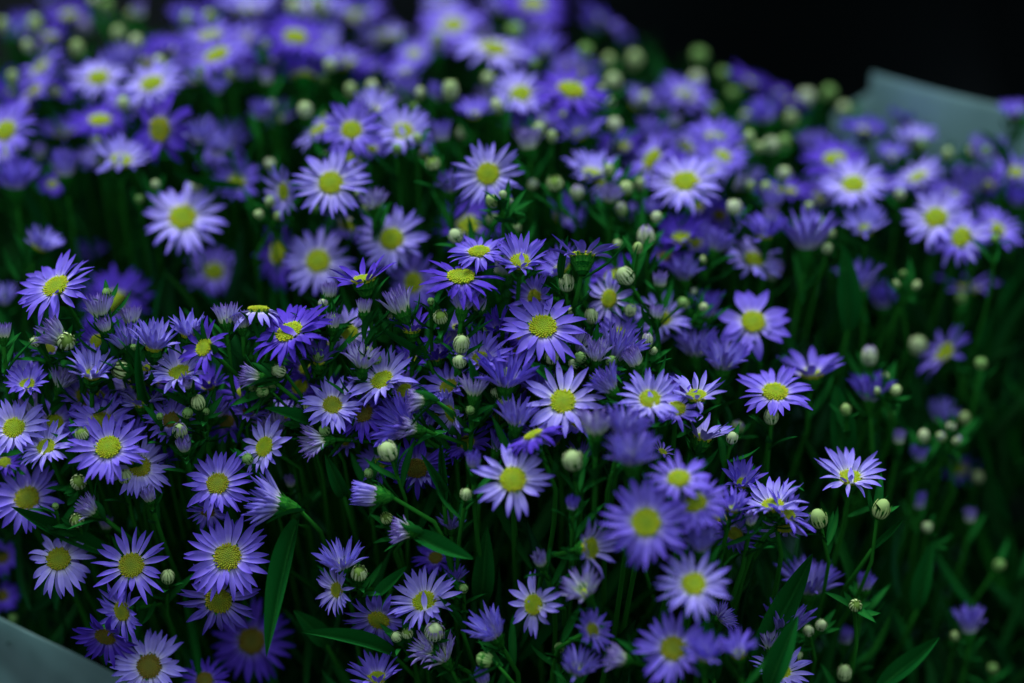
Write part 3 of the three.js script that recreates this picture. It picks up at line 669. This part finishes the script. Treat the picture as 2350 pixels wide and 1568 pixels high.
// ---- buds: x, y, radius, dir, lean, depth, tone (c cream, g green, m cream with violet top, r opening ring)
B(245, 674, 13, 90, 60, 5, 'g'); B(152, 784, 22, 40, 30, -2, 'r'); B(640, 851, 20, 150, 45, -2, 'c', { s2: [690, 885, 2] }); B(603, 899, 16, 190, 62, -2, 'g', { s2: [650, 905, 3] });
B(280, 850, 23, 165, 62, -2, 'r', { s2: [345, 910, 4], l: 'opening cream bud facing left on a stem below raised pale rays', s: 'the opening bud facing left' });
B(455, 925, 19, 95, 58, -1, 'c'); B(473, 945, 10, 80, 40, -1, 'g'); B(367, 956, 10, 90, 50, -2, 'g'); B(307, 798, 8, 90, 70, -3, 'g'); B(188, 997, 18, 100, 45, -4, 'r'); B(413, 990, 21, 90, 40, -3, 'm'); B(190, 1032, 10, 90, 40, -5, 'g');
B(745, 988, 15, 120, 40, -2, 'g'); B(180, 1107, 24, 60, 20, -1, 'r', { l: 'wide open ring of a bud facing the viewer below the bright left aster', s: 'the ring bud below the bright left aster' });
B(177, 1195, 18, 90, 28, -1, 'r', { l: 'round striped bud above the long dark leaf on the left', s: 'the striped bud above the long leaf' });
B(287, 1095, 18, 90, 50, 1, 'c'); B(385, 1325, 19, 80, 50, 6, 'c'); B(127, 1162, 8, 90, 50, -1, 'g'); B(30, 1420, 13, 90, 50, 30, 'g');
B(989, 692, 9, 90, 60, -2, 'g'); B(1011, 729, 20, 90, 30, -3, 'r', { l: 'small round bud with dark starred top left of the violet tuft', s: 'the starred round bud' });
B(896, 722, 13, 90, 60, 5, 'c'); B(1059, 790, 20, 80, 48, -6, 'c', { l: 'upper of two stacked cream buds left of the centre' }); B(1055, 830, 19, 90, 55, -7, 'c', { l: 'lower of two stacked cream buds left of the centre' });
B(1079, 942, 12, 90, 40, -9, 'g'); B(1266, 820, 20, 85, 50, -4, 'c', { l: 'smooth cream bud right under the sharp central aster', s: 'the cream bud under the central aster' }); B(1332, 821, 15, 150, 40, -4, 'g'); B(1402, 829, 15, 40, 40, -4, 'g'); B(1317, 836, 15, 110, 50, -2, 'c');
B(1434, 634, 22, 125, 62, 12, 'c', { s2: [1490, 700, 14] }); B(1446, 712, 18, 90, 60, 14, 'c'); B(1357, 726, 20, 95, 55, 10, 'c'); B(1300, 650, 21, 90, 66, 8, 'c'); B(1483, 546, 25, 95, 62, 20, 'm', { l: 'lone white bud against a dark gap right of the upper middle', s: 'the lone white bud' }); B(1417, 560, 13, 90, 50, 22, 'c');
B(890, 1036, 25, 110, 58, -12, 'c', { l: 'blurred cream bud above the dark leafy middle', s: 'the blurred cream bud of the middle' }); B(1160, 922, 20, 90, 40, -2, 'c'); B(1995, 818, 25, 90, 62, 28, 'm'); B(2106, 793, 26, 80, 58, 45, 'c'); B(2205, 685, 15, 90, 60, 45, 'g'); B(1615, 597, 13, 90, 60, 25, 'c');
B(1898, 570, 18, 80, 58, 28, 'c'); B(1941, 940, 17, 100, 50, 20, 'c'); B(1770, 956, 20, 90, 55, 8, 'c', { s: 'the cream bud beneath the right aster', l: 'cream bud beneath the right aster with raised back rays' }); B(2213, 960, 18, 90, 55, 40, 'c'); B(2120, 1002, 19, 90, 58, 30, 'c'); B(1680, 1005, 18, 80, 55, 2, 'c'); B(2251, 835, 18, 90, 66, 35, 'g'); B(2045, 953, 10, 90, 50, 30, 'g');
B(1070, 1135, 18, 80, 58, -14, 'c'); B(887, 1190, 18, 110, 40, -1, 'r'); B(846, 1087, 13, 90, 45, 3, 'g'); B(1315, 1057, 25, 100, 55, -25, 'c'); B(824, 1317, 20, 85, 42, -3, 'r', { l: 'round striped bud between two leaves at the lower middle left', s: 'the striped bud of the lower middle' }); B(1064, 1352, 13, 90, 45, 2, 'g');
B(997, 1450, 24, 70, 35, -6, 'm'); B(935, 1455, 17, 100, 40, -3, 'r'); B(910, 1462, 14, 120, 45, -2, 'c'); B(1114, 1515, 20, 165, 100, -14, 'g', { s2: [1175, 1550, -12], l: 'plump green bud seen from behind on a thick bending stem, bottom', s: 'the plump green bud' }); B(1284, 1487, 13, 90, 50, -10, 'g');
B(1878, 1190, 22, 110, 58, -5, 'c'); B(2023, 1168, 23, 70, 66, 2, 'c', { s2: [2000, 1290, 6], l: 'lone cream bud on a forked stem against the dark lower right', s: 'the cream bud on the forked stem' }); B(1963, 1390, 18, 90, 25, 2, 'r', { s2: [1965, 1490, 8], l: 'small greenish ring bud alone in the dark lower right', s: 'the greenish ring bud lower right' });
B(2191, 1460, 13, 100, 50, 30, 'c'); B(1855, 1448, 15, 110, 45, 12, 'c'); B(1885, 1435, 15, 70, 45, 12, 'c'); B(1830, 1505, 14, 90, 50, 12, 'c'); B(1938, 1545, 19, 90, 58, 15, 'c'); B(2128, 1210, 16, 90, 50, 30, 'c'); B(2293, 1298, 17, 60, 62, 40, 'g', { s2: [2230, 1385, 44] }); B(2245, 1095, 16, 90, 50, 55, 'c'); B(2278, 1535, 14, 90, 50, 40, 'g');
B(367, 147, 20, 90, 55, 55, 'c'); B(283, 237, 19, 90, 55, 42, 'c'); B(177, 112, 21, 90, 55, 60, 'c'); B(63, 105, 18, 90, 55, 65, 'c'); B(80, 58, 21, 90, 55, 75, 'c'); B(7, 60, 18, 90, 55, 75, 'c'); B(30, 178, 20, 90, 55, 55, 'c');
B(272, 78, 22, 90, 55, 70, 'c'); B(245, 15, 23, 90, 55, 80, 'g'); B(430, 43, 20, 90, 55, 75, 'c'); B(480, 38, 20, 90, 55, 75, 'c'); B(313, 100, 20, 90, 55, 65, 'c'); B(527, 170, 18, 90, 55, 52, 'c'); B(460, 163, 15, 90, 55, 50, 'g'); B(613, 103, 20, 90, 55, 65, 'c'); B(700, 252, 22, 90, 50, 40, 'c');
B(445, 430, 19, 90, 55, 35, 'c'); B(220, 325, 18, 90, 55, 42, 'm'); B(620, 377, 17, 90, 55, 42, 'c'); B(677, 20, 22, 90, 55, 85, 'c'); B(730, 13, 22, 90, 55, 85, 'c'); B(757, 150, 18, 90, 55, 60, 'c'); B(320, 457, 13, 90, 55, 35, 'g');
B(1034, 208, 23, 85, 58, 42, 'c'); B(1181, 73, 26, 85, 58, 75, 'g'); B(1141, 245, 22, 110, 58, 40, 'c'); B(965, 215, 17, 90, 55, 45, 'c'); B(805, 207, 19, 90, 55, 48, 'c'); B(854, 202, 21, 90, 55, 48, 'c'); B(1121, 182, 22, 110, 55, 55, 'c'); B(1227, 147, 16, 90, 55, 60, 'g');
B(1344, 117, 20, 90, 55, 75, 'g'); B(1397, 140, 20, 90, 55, 75, 'c'); B(1457, 140, 25, 90, 55, 85, 'c'); B(1407, 187, 23, 90, 55, 68, 'c'); B(1481, 227, 19, 90, 55, 65, 'c'); B(1237, 297, 22, 80, 50, 36, 'c'); B(1267, 313, 17, 90, 55, 34, 'c'); B(994, 377, 24, 100, 42, 22, 'r'); B(911, 343, 18, 90, 55, 28, 'g'); B(957, 317, 16, 90, 55, 28, 'c'); B(950, 247, 15, 90, 55, 44, 'g');
B(1397, 390, 15, 90, 55, 28, 'c'); B(1437, 433, 18, 90, 50, 28, 'c'); B(1470, 423, 18, 90, 55, 35, 'c'); B(1274, 423, 23, 100, 48, 25, 'r'); B(1324, 443, 21, 90, 50, 26, 'm'); B(1410, 287, 20, 90, 55, 45, 'c'); B(1131, 503, 19, 100, 55, 22, 'c'); B(1004, 90, 20, 90, 55, 75, 'c');
B(1605, 130, 23, 90, 60, 90, 'g', { l: 'blurred green bud sticking up highest against the black background', s: 'the highest bud against the black' }); B(1598, 183, 23, 90, 60, 85, 'c'); B(1660, 172, 20, 90, 60, 88, 'g'); B(1635, 255, 24, 120, 66, 75, 'g'); B(1682, 215, 17, 90, 60, 85, 'g'); B(1758, 257, 21, 90, 55, 75, 'c'); B(1712, 272, 18, 90, 55, 72, 'c'); B(1815, 272, 18, 90, 55, 72, 'c');
B(1851, 225, 22, 90, 58, 85, 'c'); B(1902, 215, 24, 70, 60, 85, 'g'); B(1938, 250, 18, 90, 58, 82, 'c'); B(1800, 326, 24, 60, 64, 60, 'g'); B(1770, 334, 20, 110, 60, 60, 'c'); B(1728, 340, 18, 90, 55, 58, 'c'); B(1800, 400, 24, 90, 50, 48, 'm'); B(1758, 433, 16, 90, 55, 42, 'c'); B(1723, 427, 14, 90, 55, 42, 'c'); B(1685, 477, 24, 95, 58, 30, 'c');
B(2115, 333, 18, 70, 55, 62, 'g'); B(2065, 447, 17, 90, 55, 45, 'c'); B(2175, 353, 16, 90, 55, 58, 'c'); B(2262, 347, 17, 20, 60, 54, 'g'); B(2345, 262, 15, 90, 55, 60, 'g');
// ---- large leaves: base x, y, depth; tip x, y, depth; width; bend, label
L(682, 1195, 6, 612, 1508, -6, 50, .05, 'long broad green leaf hanging down between the lower left asters');
L(255, 1275, 8, 25, 1163, -3, 44, -.1, 'long dark leaf pointing up left below the shaded aster');
L(910, 1508, 4, 690, 1452, 0, 38, .12, 'green leaf pointing left near the bottom, left of the long-rayed aster');
L(856, 1378, 0, 935, 1300, -2, 30, -.06, 'short green leaf pointing up right beside the striped bud of the lower middle');
L(938, 1222, -5, 1088, 1284, -10, 42, -.1, 'broad green leaf pointing right below the brush aster on the diagonal stem');
L(1105, 1380, 14, 1118, 1205, 6, 52, .1, 'wide dark upright leaf in the shaded lower middle');
L(1062, 1450, 0, 1003, 1366, -5, 18, .08, 'narrow green leaf crossing the long-rayed aster of the bottom middle');
L(1030, 1155, 2, 965, 1040, -4, 24, .1, 'narrow leaf in front of the striped deep violet rays');
L(1020, 1160, 0, 1010, 1010, -6, 20, -.1, 'thin upright leaf right of the striped deep violet rays');
L(985, 828, 2, 872, 752, -3, 20, -.1, 'narrow green leaf pointing up left beside the sharp pale aster');
L(1270, 830, 0, 1195, 790, -2, 30, .1, 'green leaf below the left rays of the sharp central aster');
L(1270, 880, -3, 1210, 830, -4, 26, .1, 'second green leaf tucked under the sharp central aster');
L(1735, 1525, 3, 1866, 1270, -3, 62, -.08, 'tall sharp pointed leaf rising at the lower right');
L(1765, 1580, -6, 1832, 1412, -10, 56, .05, 'upright leaf in front of the bottom aster, lower right');
L(2015, 1580, 14, 2157, 1462, 10, 46, -.08, 'soft leaf pointing up right at the bottom right');
L(2105, 1400, 36, 2142, 1240, 32, 46, .05, 'blurred dark upright leaf in the lower right');
L(2000, 1262, 5, 2075, 1190, 2, 16, -.15, 'small leaf curving right from the forked stem');
L(735, 990, 4, 605, 937, -2, 34, .06, 'green leaf pointing left above the thin-rayed pale aster');
L(1290, 640, 4, 1304, 540, 0, 20, .05, 'narrow leaf standing upright left of the aster seen from behind');
L(345, 930, 2, 318, 770, -4, 22, .1, 'upright narrow leaf among the left cluster behind small buds');
L(1095, 895, -4, 1075, 820, -8, 22, .1, 'leaf beside the stacked cream buds');
L(560, 430, 40, 395, 392, 34, 24, -.25, 'blurred arching leaf over the large soft pale aster on the left');
L(1945, 760, 40, 1935, 560, 34, 60, .05, 'blurred broad green leaf behind the right tufts');
L(2310, 400, 62, 2250, 300, 60, 26, .12, 'blurred leaf leaning left below the standing paper');
L(1640, 1560, 4, 1625, 1400, 0, 46, .08, 'dim green leaf behind the blurred aster with a dull disc');
L(1930, 1060, 30, 1915, 880, 26, 66, .05, 'dim broad leaf below the fan tuft on the right');
L(1480, 1300, 4, 1340, 1180, -2, 34, .1, 'dim leaf behind the sideways blurred pale aster');
L(750, 1480, 16, 672, 1400, 10, 50, .1, 'dark leaf right of the hanging leaf, near the bottom');
L(790, 1140, 8, 745, 1040, 2, 34, .1, 'dark upright leaf in the shaded middle left');
// flowers half hidden behind the others
F(110, 805, 57, 73, 46, 36, 14, 'v', { disc: 'o' });
F(170, 985, 59, 82, 60, 34, 13, 'v');
F(305, 885, 60, 118, 52, 28, 13, 'p');
F(345, 880, 61, 67, 59, 16, 12, 'd', { disc: 'o' });
F(480, 890, 64, 112, 66, 44, 14, 'd', { disc: 'o' });
F(300, 1015, 67, 112, 40, 45, 12, 'v', { disc: 'o' });
F(655, 960, 68, 106, 65, 18, 14, 'p', { disc: 'o' });
F(690, 890, 61, 123, 41, 22, 12, 'd');
F(705, 850, 61, 89, 39, 35, 13, 'd');
F(890, 965, 59, 74, 66, 46, 12, 'v');
F(1000, 960, 54, 92, 59, 39, 12, 'v', { disc: 'o' });
F(1150, 965, 64, 66, 54, 19, 8, 'd');
F(1240, 1010, 61, 120, 56, 25, 4, 'p', { disc: 'o' });
F(1215, 885, 67, 106, 65, 18, 10, 'd', { disc: 'o' });
F(1180, 800, 61, 115, 43, 15, 12, 'v');
F(1330, 975, 58, 86, 57, 18, 2, 'v');
F(1420, 965, 61, 90, 61, 19, 0, 'v');
F(765, 795, 55, 116, 49, 29, 13, 'v');
F(800, 765, 65, 72, 37, 16, 12, 'p');
F(1050, 755, 57, 99, 53, 46, 13, 'v');
F(1650, 1190, 57, 79, 60, 22, -4, 'd', { disc: 'o' });
F(1700, 1110, 62, 81, 40, 50, 6, 'v');
F(560, 95, 63, 118, 54, 16, 78, 'v', { disc: 'o' });
F(620, 150, 57, 98, 56, 44, 72, 'd');
F(880, 90, 60, 95, 63, 29, 92, 'p');
F(1300, 262, 54, 124, 67, 20, 56, 'd');
F(1180, 290, 63, 61, 56, 48, 48, 'v', { disc: 'o' });
F(1545, 385, 58, 73, 61, 39, 50, 'd', { disc: 'o' });
F(1705, 430, 63, 107, 56, 41, 56, 'p');
F(1880, 460, 56, 76, 51, 31, 60, 'v');
F(600, 20, 64, 128, 46, 28, 98, 'v', { disc: 'o' });
F(340, 150, 62, 80, 53, 31, 76, 'd', { disc: 'o' });
F(60, 260, 63, 122, 43, 47, 62, 'd', { disc: 'o' });
F(1010, 30, 60, 67, 39, 34, 100, 'p', { disc: 'o' });
F(1150, 30, 55, 90, 66, 46, 96, 'p', { disc: 'o' });
F(1480, 400, 68, 67, 50, 33, 52, 'v');
F(1290, 620, 67, 129, 68, 37, 18, 'v');
F(1590, 560, 67, 92, 42, 31, 36, 'v', { disc: 'o' });
F(1600, 480, 59, 96, 45, 39, 44, 'v', { disc: 'o' });
// a second layer deeper in the upper half and the middle
B(1046, 542, 19, 120, 62, 16, 'c');
F(1009, 104, 60, 102, 47, 21, 87, 'p');
H(653, 73, 60, 78, 64, 52, 90, 'v');
F(857, 169, 60, 119, 70, 23, 78, 'd');
B(1223, 424, 15, 64, 65, 33, 'm');
F(13, 346, 63, 111, 50, 21, 54, 'p');
B(1464, 569, 15, 84, 55, 14, 'c');
H(191, 201, 60, 92, 76, 63, 73, 'p');
F(1895, 376, 56, 76, 51, 42, 59, 'v');
F(377, 324, 56, 130, 39, 54, 60, 'v');
H(1662, 352, 59, 79, 61, 72, 59, 'v');
F(543, 423, 65, 69, 33, 36, 44, 'v');
H(578, 173, 61, 114, 70, 67, 83, 'p');
F(1192, 150, 71, 72, 70, 41, 79, 'v');
B(737, 278, 19, 92, 66, 58, 'c');
F(1252, 287, 63, 93, 71, 21, 68, 'v');
F(1424, 353, 59, 107, 53, 31, 58, 'd');
H(1482, 804, 59, 80, 76, 73, 22, 'c');
B(740, 184, 14, 70, 56, 62, 'g');
F(453, 185, 55, 103, 59, 32, 81, 'p');
F(294, 243, 66, 85, 56, 17, 71, 'v');
F(147, 308, 70, 93, 67, 28, 59, 'v');
F(1564, 552, 72, 98, 57, 37, 30, 'd');
H(1572, 641, 55, 101, 68, 65, 25, 'v');
B(1307, 717, 14, 90, 55, 13, 'c');
H(633, 292, 61, 103, 63, 52, 64, 'v');
F(1215, 27, 72, 66, 32, 10, 101, 'v');
H(2234, 439, 61, 94, 75, 64, 57, 'v');
H(1243, 915, 61, 89, 64, 57, 24, 'c');
F(2203, 554, 61, 84, 35, 14, 36, 'v');
H(1364, 70, 47, 77, 63, 59, 95, 'v');
B(294, 121, 14, 60, 68, 76, 'c');
F(1288, 501, 65, 57, 38, 54, 40, 'v');
H(1188, 844, 54, 74, 67, 60, 26, 'p');
B(1857, 473, 13, 110, 55, 37, 'c');
B(913, 85, 14, 104, 67, 82, 'm');
F(962, 357, 65, 87, 70, 37, 58, 'v');
F(739, 99, 60, 75, 32, 41, 85, 'p');
B(1427, 481, 17, 118, 68, 28, 'm');
H(1763, 277, 60, 113, 73, 57, 66, 'v');
F(796, 520, 61, 60, 50, 16, 37, 'v');
H(1129, 254, 55, 93, 63, 54, 65, 'c');
H(115, 19, 54, 76, 72, 69, 95, 'v');
F(1315, 173, 64, 86, 32, 14, 77, 'v');
H(112, 133, 54, 109, 60, 59, 85, 'c');
F(513, 338, 72, 129, 40, 16, 59, 'v');
B(214, 1, 14, 90, 66, 85, 'c');
F(1462, 247, 61, 57, 69, 41, 71, 'p');
B(2283, 549, 15, 97, 55, 28, 'g');
B(357, 423, 13, 77, 62, 35, 'c');
F(920, 559, 67, 111, 63, 48, 32, 'd');
F(1985, 531, 68, 99, 44, 54, 37, 'p');
F(423, 66, 65, 72, 59, 53, 92, 'v');
H(902, 243, 48, 79, 68, 55, 70, 'c');
F(376, 132, 58, 96, 31, 11, 82, 'v');
H(49, 87, 61, 102, 60, 53, 90, 'v');
B(1692, 981, 16, 60, 60, 19, 'm');
F(1729, 599, 67, 74, 47, 18, 31, 'p');
B(302, 36, 14, 101, 55, 87, 'c');
F(33, 216, 61, 89, 33, 42, 76, 'd');
F(509, 25, 61, 83, 67, 38, 98, 'd');
B(1059, 306, 15, 93, 70, 46, 'c');
F(1409, 634, 69, 114, 64, 23, 24, 'd');
F(803, 366, 56, 64, 37, 31, 58, 'v');
F(1573, 342, 64, 62, 49, 14, 60, 'v');
F(1380, 418, 56, 73, 32, 16, 45, 'p');
B(1187, 523, 13, 89, 67, 23, 'c');
F(1392, 828, 54, 70, 66, 41, 26, 'v');
F(1572, 222, 68, 68, 56, 11, 73, 'v');
B(1730, 773, 18, 107, 69, 22, 'g');
F(239, 378, 72, 107, 51, 48, 56, 'p');
B(654, 434, 19, 73, 66, 31, 'c');
H(195, 83, 55, 97, 67, 53, 91, 'c');
F(1517, 734, 68, 83, 38, 19, 21, 'p');
F(1662, 511, 57, 120, 49, 16, 43, 'v');
F(499, 111, 56, 64, 67, 32, 87, 'v');
B(1507, 498, 18, 60, 65, 23, 'c');
F(813, 5, 61, 76, 54, 52, 101, 'd');
H(1153, 630, 51, 77, 75, 59, 21, 'c');
B(721, 479, 16, 100, 62, 31, 'g');
H(1101, 107, 50, 104, 67, 62, 85, 'p');
H(1771, 479, 47, 84, 73, 68, 40, 'v');
F(1520, 908, 65, 97, 52, 20, 28, 'd');
H(2152, 487, 52, 93, 67, 64, 45, 'v');
// a second layer among the sharp flowers
F(968, 1073, 51, 126, 25, 31, 9, 'p');
F(1258, 801, 58, 61, 70, 38, 7, 'p');
F(341, 846, 50, 104, 62, 14, 8, 'p');
F(228, 909, 59, 51, 74, 27, 10, 'd');
F(832, 903, 52, 130, 25, 36, 7, 'v');
F(795, 1011, 59, 134, 32, 48, 10, 'v');
F(268, 1056, 56, 41, 30, 18, 10, 'v');
H(1045, 803, 46, 113, 52, 68, 12, 'c');
H(1328, 807, 45, 65, 51, 64, 6, 'c');
B(569, 1054, 16, 120, 47, -1, 'g');
F(1271, 1018, 62, 115, 61, 54, 12, 'v');
B(731, 816, 17, 73, 52, 3, 'g');
F(1196, 769, 46, 95, 32, 23, 12, 'd');
F(929, 898, 55, 120, 43, 16, 8, 'v');
H(72, 955, 55, 104, 72, 80, 10, 'c');
B(1064, 950, 15, 68, 61, 6, 'm');
B(80, 785, 14, 120, 45, 0, 'c');
F(144, 990, 55, 118, 25, 32, 13, 'v');
H(308, 1006, 42, 97, 72, 59, 6, 'v');
F(880, 991, 58, 115, 35, 52, 15, 'v');
F(223, 784, 51, 120, 30, 20, 9, 'd');
F(46, 863, 58, 50, 36, 45, 14, 'p');
H(1234, 894, 58, 115, 67, 65, 4, 'v');
H(1336, 1053, 42, 88, 73, 60, 8, 'v');
H(224, 1011, 41, 63, 61, 63, 11, 'c');
H(493, 950, 47, 64, 69, 75, 11, 'v');
F(1408, 969, 48, 64, 27, 48, 8, 'd');
H(1140, 1034, 50, 70, 75, 66, 5, 'v');
H(969, 989, 55, 77, 53, 84, 10, 'p');
H(1394, 878, 46, 88, 53, 59, 6, 'v');
B(430, 949, 13, 60, 48, -1, 'g');
H(138, 888, 47, 67, 71, 64, 9, 'c');
H(634, 779, 52, 60, 78, 65, 9, 'v');
F(873, 1069, 58, 95, 38, 15, 12, 'v');
H(636, 996, 54, 109, 55, 66, 11, 'c');
F(208, 847, 52, 67, 70, 33, 7, 'd');
B(711, 988, 13, 104, 57, 4, 'm');
F(1072, 1017, 55, 108, 38, 14, 7, 'd');
F(325, 928, 62, 91, 66, 35, 8, 'p');
F(755, 898, 51, 118, 74, 21, 13, 'd');
F(1421, 770, 59, 136, 30, 27, 15, 'v');
B(1137, 902, 12, 94, 64, -2, 'c');
F(948, 828, 50, 94, 38, 42, 15, 'd');
H(1424, 1051, 41, 105, 65, 67, 12, 'v');
F(360, 1060, 54, 71, 74, 40, 12, 'd');
B(1107, 766, 15, 102, 47, 6, 'g');
// in front of the foot of the standing paper
F(2180, 455, 60, 80, 55, 30, 56, 'v');
F(2265, 430, 56, 100, 60, 25, 60, 'd');
F(2330, 400, 58, 90, 50, 20, 58, 'v');
H(2195, 420, 52, 90, 66, 62, 64, 'p');
H(2120, 470, 50, 80, 68, 60, 54, 'v');
H(2290, 360, 46, 95, 66, 64, 66, 'v');
H(2335, 470, 50, 90, 66, 62, 56, 'v');
F(2020, 430, 56, 90, 62, 30, 58, 'd');
// small buds in threes on side branches
B(1592, 671, 10, 90, 63, 24, 'm');
B(1568, 697, 16, 134, 59, 21, 'g');
B(1615, 705, 14, 50, 66, 20, 'c');
B(1883, 510, 15, 90, 54, 36, 'g');
B(1868, 534, 14, 134, 62, 39, 'm');
B(1905, 538, 15, 50, 53, 39, 'c');
B(710, 932, 15, 90, 54, 3, 'm');
B(693, 959, 11, 134, 62, 4, 'm');
B(731, 962, 13, 50, 68, 6, 'c');
B(2032, 864, 13, 90, 54, 25, 'c');
B(2012, 897, 12, 134, 55, 22, 'c');
B(2055, 897, 16, 50, 62, 23, 'c');
B(902, 204, 12, 90, 57, 49, 'c');
B(884, 224, 15, 134, 52, 51, 'm');
B(928, 232, 15, 50, 59, 50, 'c');
B(2073, 629, 10, 90, 60, 34, 'g');
B(2057, 652, 11, 134, 64, 32, 'c');
B(2103, 655, 11, 50, 67, 32, 'c');
B(848, 803, 10, 90, 58, 3, 'c');
B(823, 829, 16, 134, 65, 4, 'm');
B(864, 826, 14, 50, 60, 2, 'g');
B(1340, 832, 12, 90, 62, 1, 'm');
B(1320, 866, 13, 134, 56, 1, 'c');
B(1359, 866, 10, 50, 57, 0, 'm');
B(822, 447, 13, 90, 67, 28, 'c');
B(794, 468, 16, 134, 64, 28, 'g');
B(843, 478, 16, 50, 53, 27, 'm');
B(1719, 314, 15, 90, 62, 48, 'c');
B(1700, 336, 12, 134, 61, 52, 'm');
B(1745, 339, 14, 50, 53, 52, 'c');
B(1161, 855, 16, 90, 58, 0, 'c');
B(1133, 876, 10, 134, 62, 3, 'g');
B(1173, 885, 10, 50, 66, 4, 'g');
B(1380, 203, 10, 90, 65, 50, 'c');
B(1359, 236, 16, 134, 64, 53, 'm');
B(1400, 237, 13, 50, 62, 53, 'c');
B(1486, 781, 15, 90, 60, 8, 'm');
B(1461, 802, 12, 134, 64, 11, 'g');
B(1498, 805, 11, 50, 61, 10, 'c');
B(742, 698, 14, 90, 61, 7, 'm');
B(725, 722, 11, 134, 65, 4, 'c');
B(765, 735, 14, 50, 58, 5, 'g');
B(621, 464, 16, 90, 56, 28, 'c');
B(594, 493, 15, 134, 60, 27, 'c');
B(639, 495, 13, 50, 65, 27, 'c');
B(760, 323, 12, 90, 63, 28, 'g');
B(743, 356, 10, 134, 64, 32, 'm');
B(784, 354, 10, 50, 56, 28, 'c');
B(2182, 981, 16, 90, 53, 32, 'c');
B(2160, 1003, 14, 134, 59, 31, 'm');
B(2196, 1011, 14, 50, 54, 30, 'm');
B(1154, 446, 10, 90, 54, 13, 'c');
B(1130, 461, 15, 134, 58, 15, 'c');
B(1169, 464, 11, 50, 53, 17, 'm');
B(624, 242, 14, 90, 60, 54, 'c');
B(602, 269, 13, 134, 54, 53, 'c');
B(644, 273, 10, 50, 63, 55, 'c');
B(603, 864, 13, 90, 57, 7, 'g');
B(580, 891, 10, 134, 58, 8, 'g');
B(622, 891, 11, 50, 66, 6, 'g');
// ------------------------------------------------------------------ the mass of narrow leaves and bare stems behind the heads
{
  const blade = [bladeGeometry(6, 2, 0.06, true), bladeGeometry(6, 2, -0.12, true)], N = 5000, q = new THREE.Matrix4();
  const inst = blade.map((b) => new THREE.InstancedMesh(b, M.leaf, N / 2));
  const local = (x, y) => { let s = 0, w = 0; for (const h of heads) { const d = 1 / (((h.x - x) ** 2 + (h.y - y) ** 2) + 3000) ** 1.5; s += d * h.mm; w += d; } return s / w; };
  for (let i = 0; i < N; i++) {
    const far = i > 3900, x = far ? rr(1950, 2550) : rr(-150, 2500), top = x < 1500 ? 60 : 60 + (x - 1500) * 0.36, y = far ? rr(350 + (x - 1950) * 0.06, 950) : rr(Math.max(60, top), 1700);
    if (x < 430 && y > 1330 + x * 0.5) { i--; continue; }
    const base = at(x, y, local(x, y) + (far ? rr(20, 45) : rr(9, 80))), dirv = V(jit(0.75), 1, jit(0.75)).normalize(), side = V(jit(1), jit(0.4), jit(1)), up = side.sub(dirv.clone().multiplyScalar(side.dot(dirv))).normalize();
    const len = rr(0.014, 0.034);
    q.makeBasis(dirv, up, V().crossVectors(dirv, up)).multiply(new THREE.Matrix4().makeScale(len, len, len * rr(0.09, 0.15))).setPosition(base.addScaledVector(dirv, -len));
    inst[i % 2].setMatrixAt(i >> 1, q);
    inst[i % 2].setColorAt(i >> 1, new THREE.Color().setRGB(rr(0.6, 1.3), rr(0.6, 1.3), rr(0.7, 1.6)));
  }
  const f = new THREE.Group(); f.name = 'foliage'; f.userData = { kind: 'stuff', label: 'dark mass of narrow leaves filling the gaps between the asters', category: 'foliage' };
  scene.add(f);
  inst.forEach((m) => { m.name = 'leaves'; m.castShadow = m.receiveShadow = true; f.add(m); });
}
// ------------------------------------------------------------------ labels: what each remaining head looks like and which landmark it is by
{
  const marks = heads.filter((h) => h.e.s), taken = new Map();
  const look = (h) => {
    const blur = h.mm > 60 ? 'faint' : h.mm > 18 || h.mm < -18 ? 'blurred' : Math.abs(h.mm) > 9 ? 'soft' : 'sharp';
    if (h.type === 'B') return `${blur} ${{ c: 'cream', g: 'green', m: 'violet-tipped', r: 'opening' }[h.tone]} bud`;
    const tone = { v: 'violet', d: 'deep violet', p: 'pale', c: 'cream' }[h.tone];
    return h.type === 'H' ? `${blur} ${tone} half-open aster` : `${blur} ${tone} aster`;
  };
  const todo = heads.filter((h) => !h.e.l);
  for (const h of todo) {
    const free = marks.filter((m) => m !== h).map((m) => [Math.hypot(m.x - h.x, m.y - h.y), m]).sort((a, b) => a[0] - b[0]);
    const [, m] = free[0], dx = h.x - m.x, dy = h.y - m.y, ax = Math.abs(dx), ay = Math.abs(dy);
    const rel = ax > 2.2 * ay ? (dx > 0 ? 'right of' : 'left of') : ay > 2.2 * ax ? (dy > 0 ? 'below' : 'above') : (dy > 0 ? 'below and ' : 'above and ') + (dx > 0 ? 'right of' : 'left of');
    const key = look(h) + '|' + rel + '|' + m.e.s;
    if (!taken.has(key)) taken.set(key, []);
    taken.get(key).push([free[0][0], h]);
  }
  const ORD = ['first', 'second', 'third', 'fourth', 'fifth', 'sixth', 'seventh', 'eighth', 'ninth', 'tenth', 'eleventh', 'twelfth'];
  for (const [key, list] of taken) {
    const [l, rel, mark] = key.split('|');
    list.sort((a, b) => a[0] - b[0]);
    list.forEach(([, h], i) => { h.g.userData.label = list.length > 1 ? `${l}, ${ORD[i] ?? 'further'} ${rel} ${mark}` : `${l} ${rel} ${mark}`; });
  }
}
renderer.render(scene, camera);
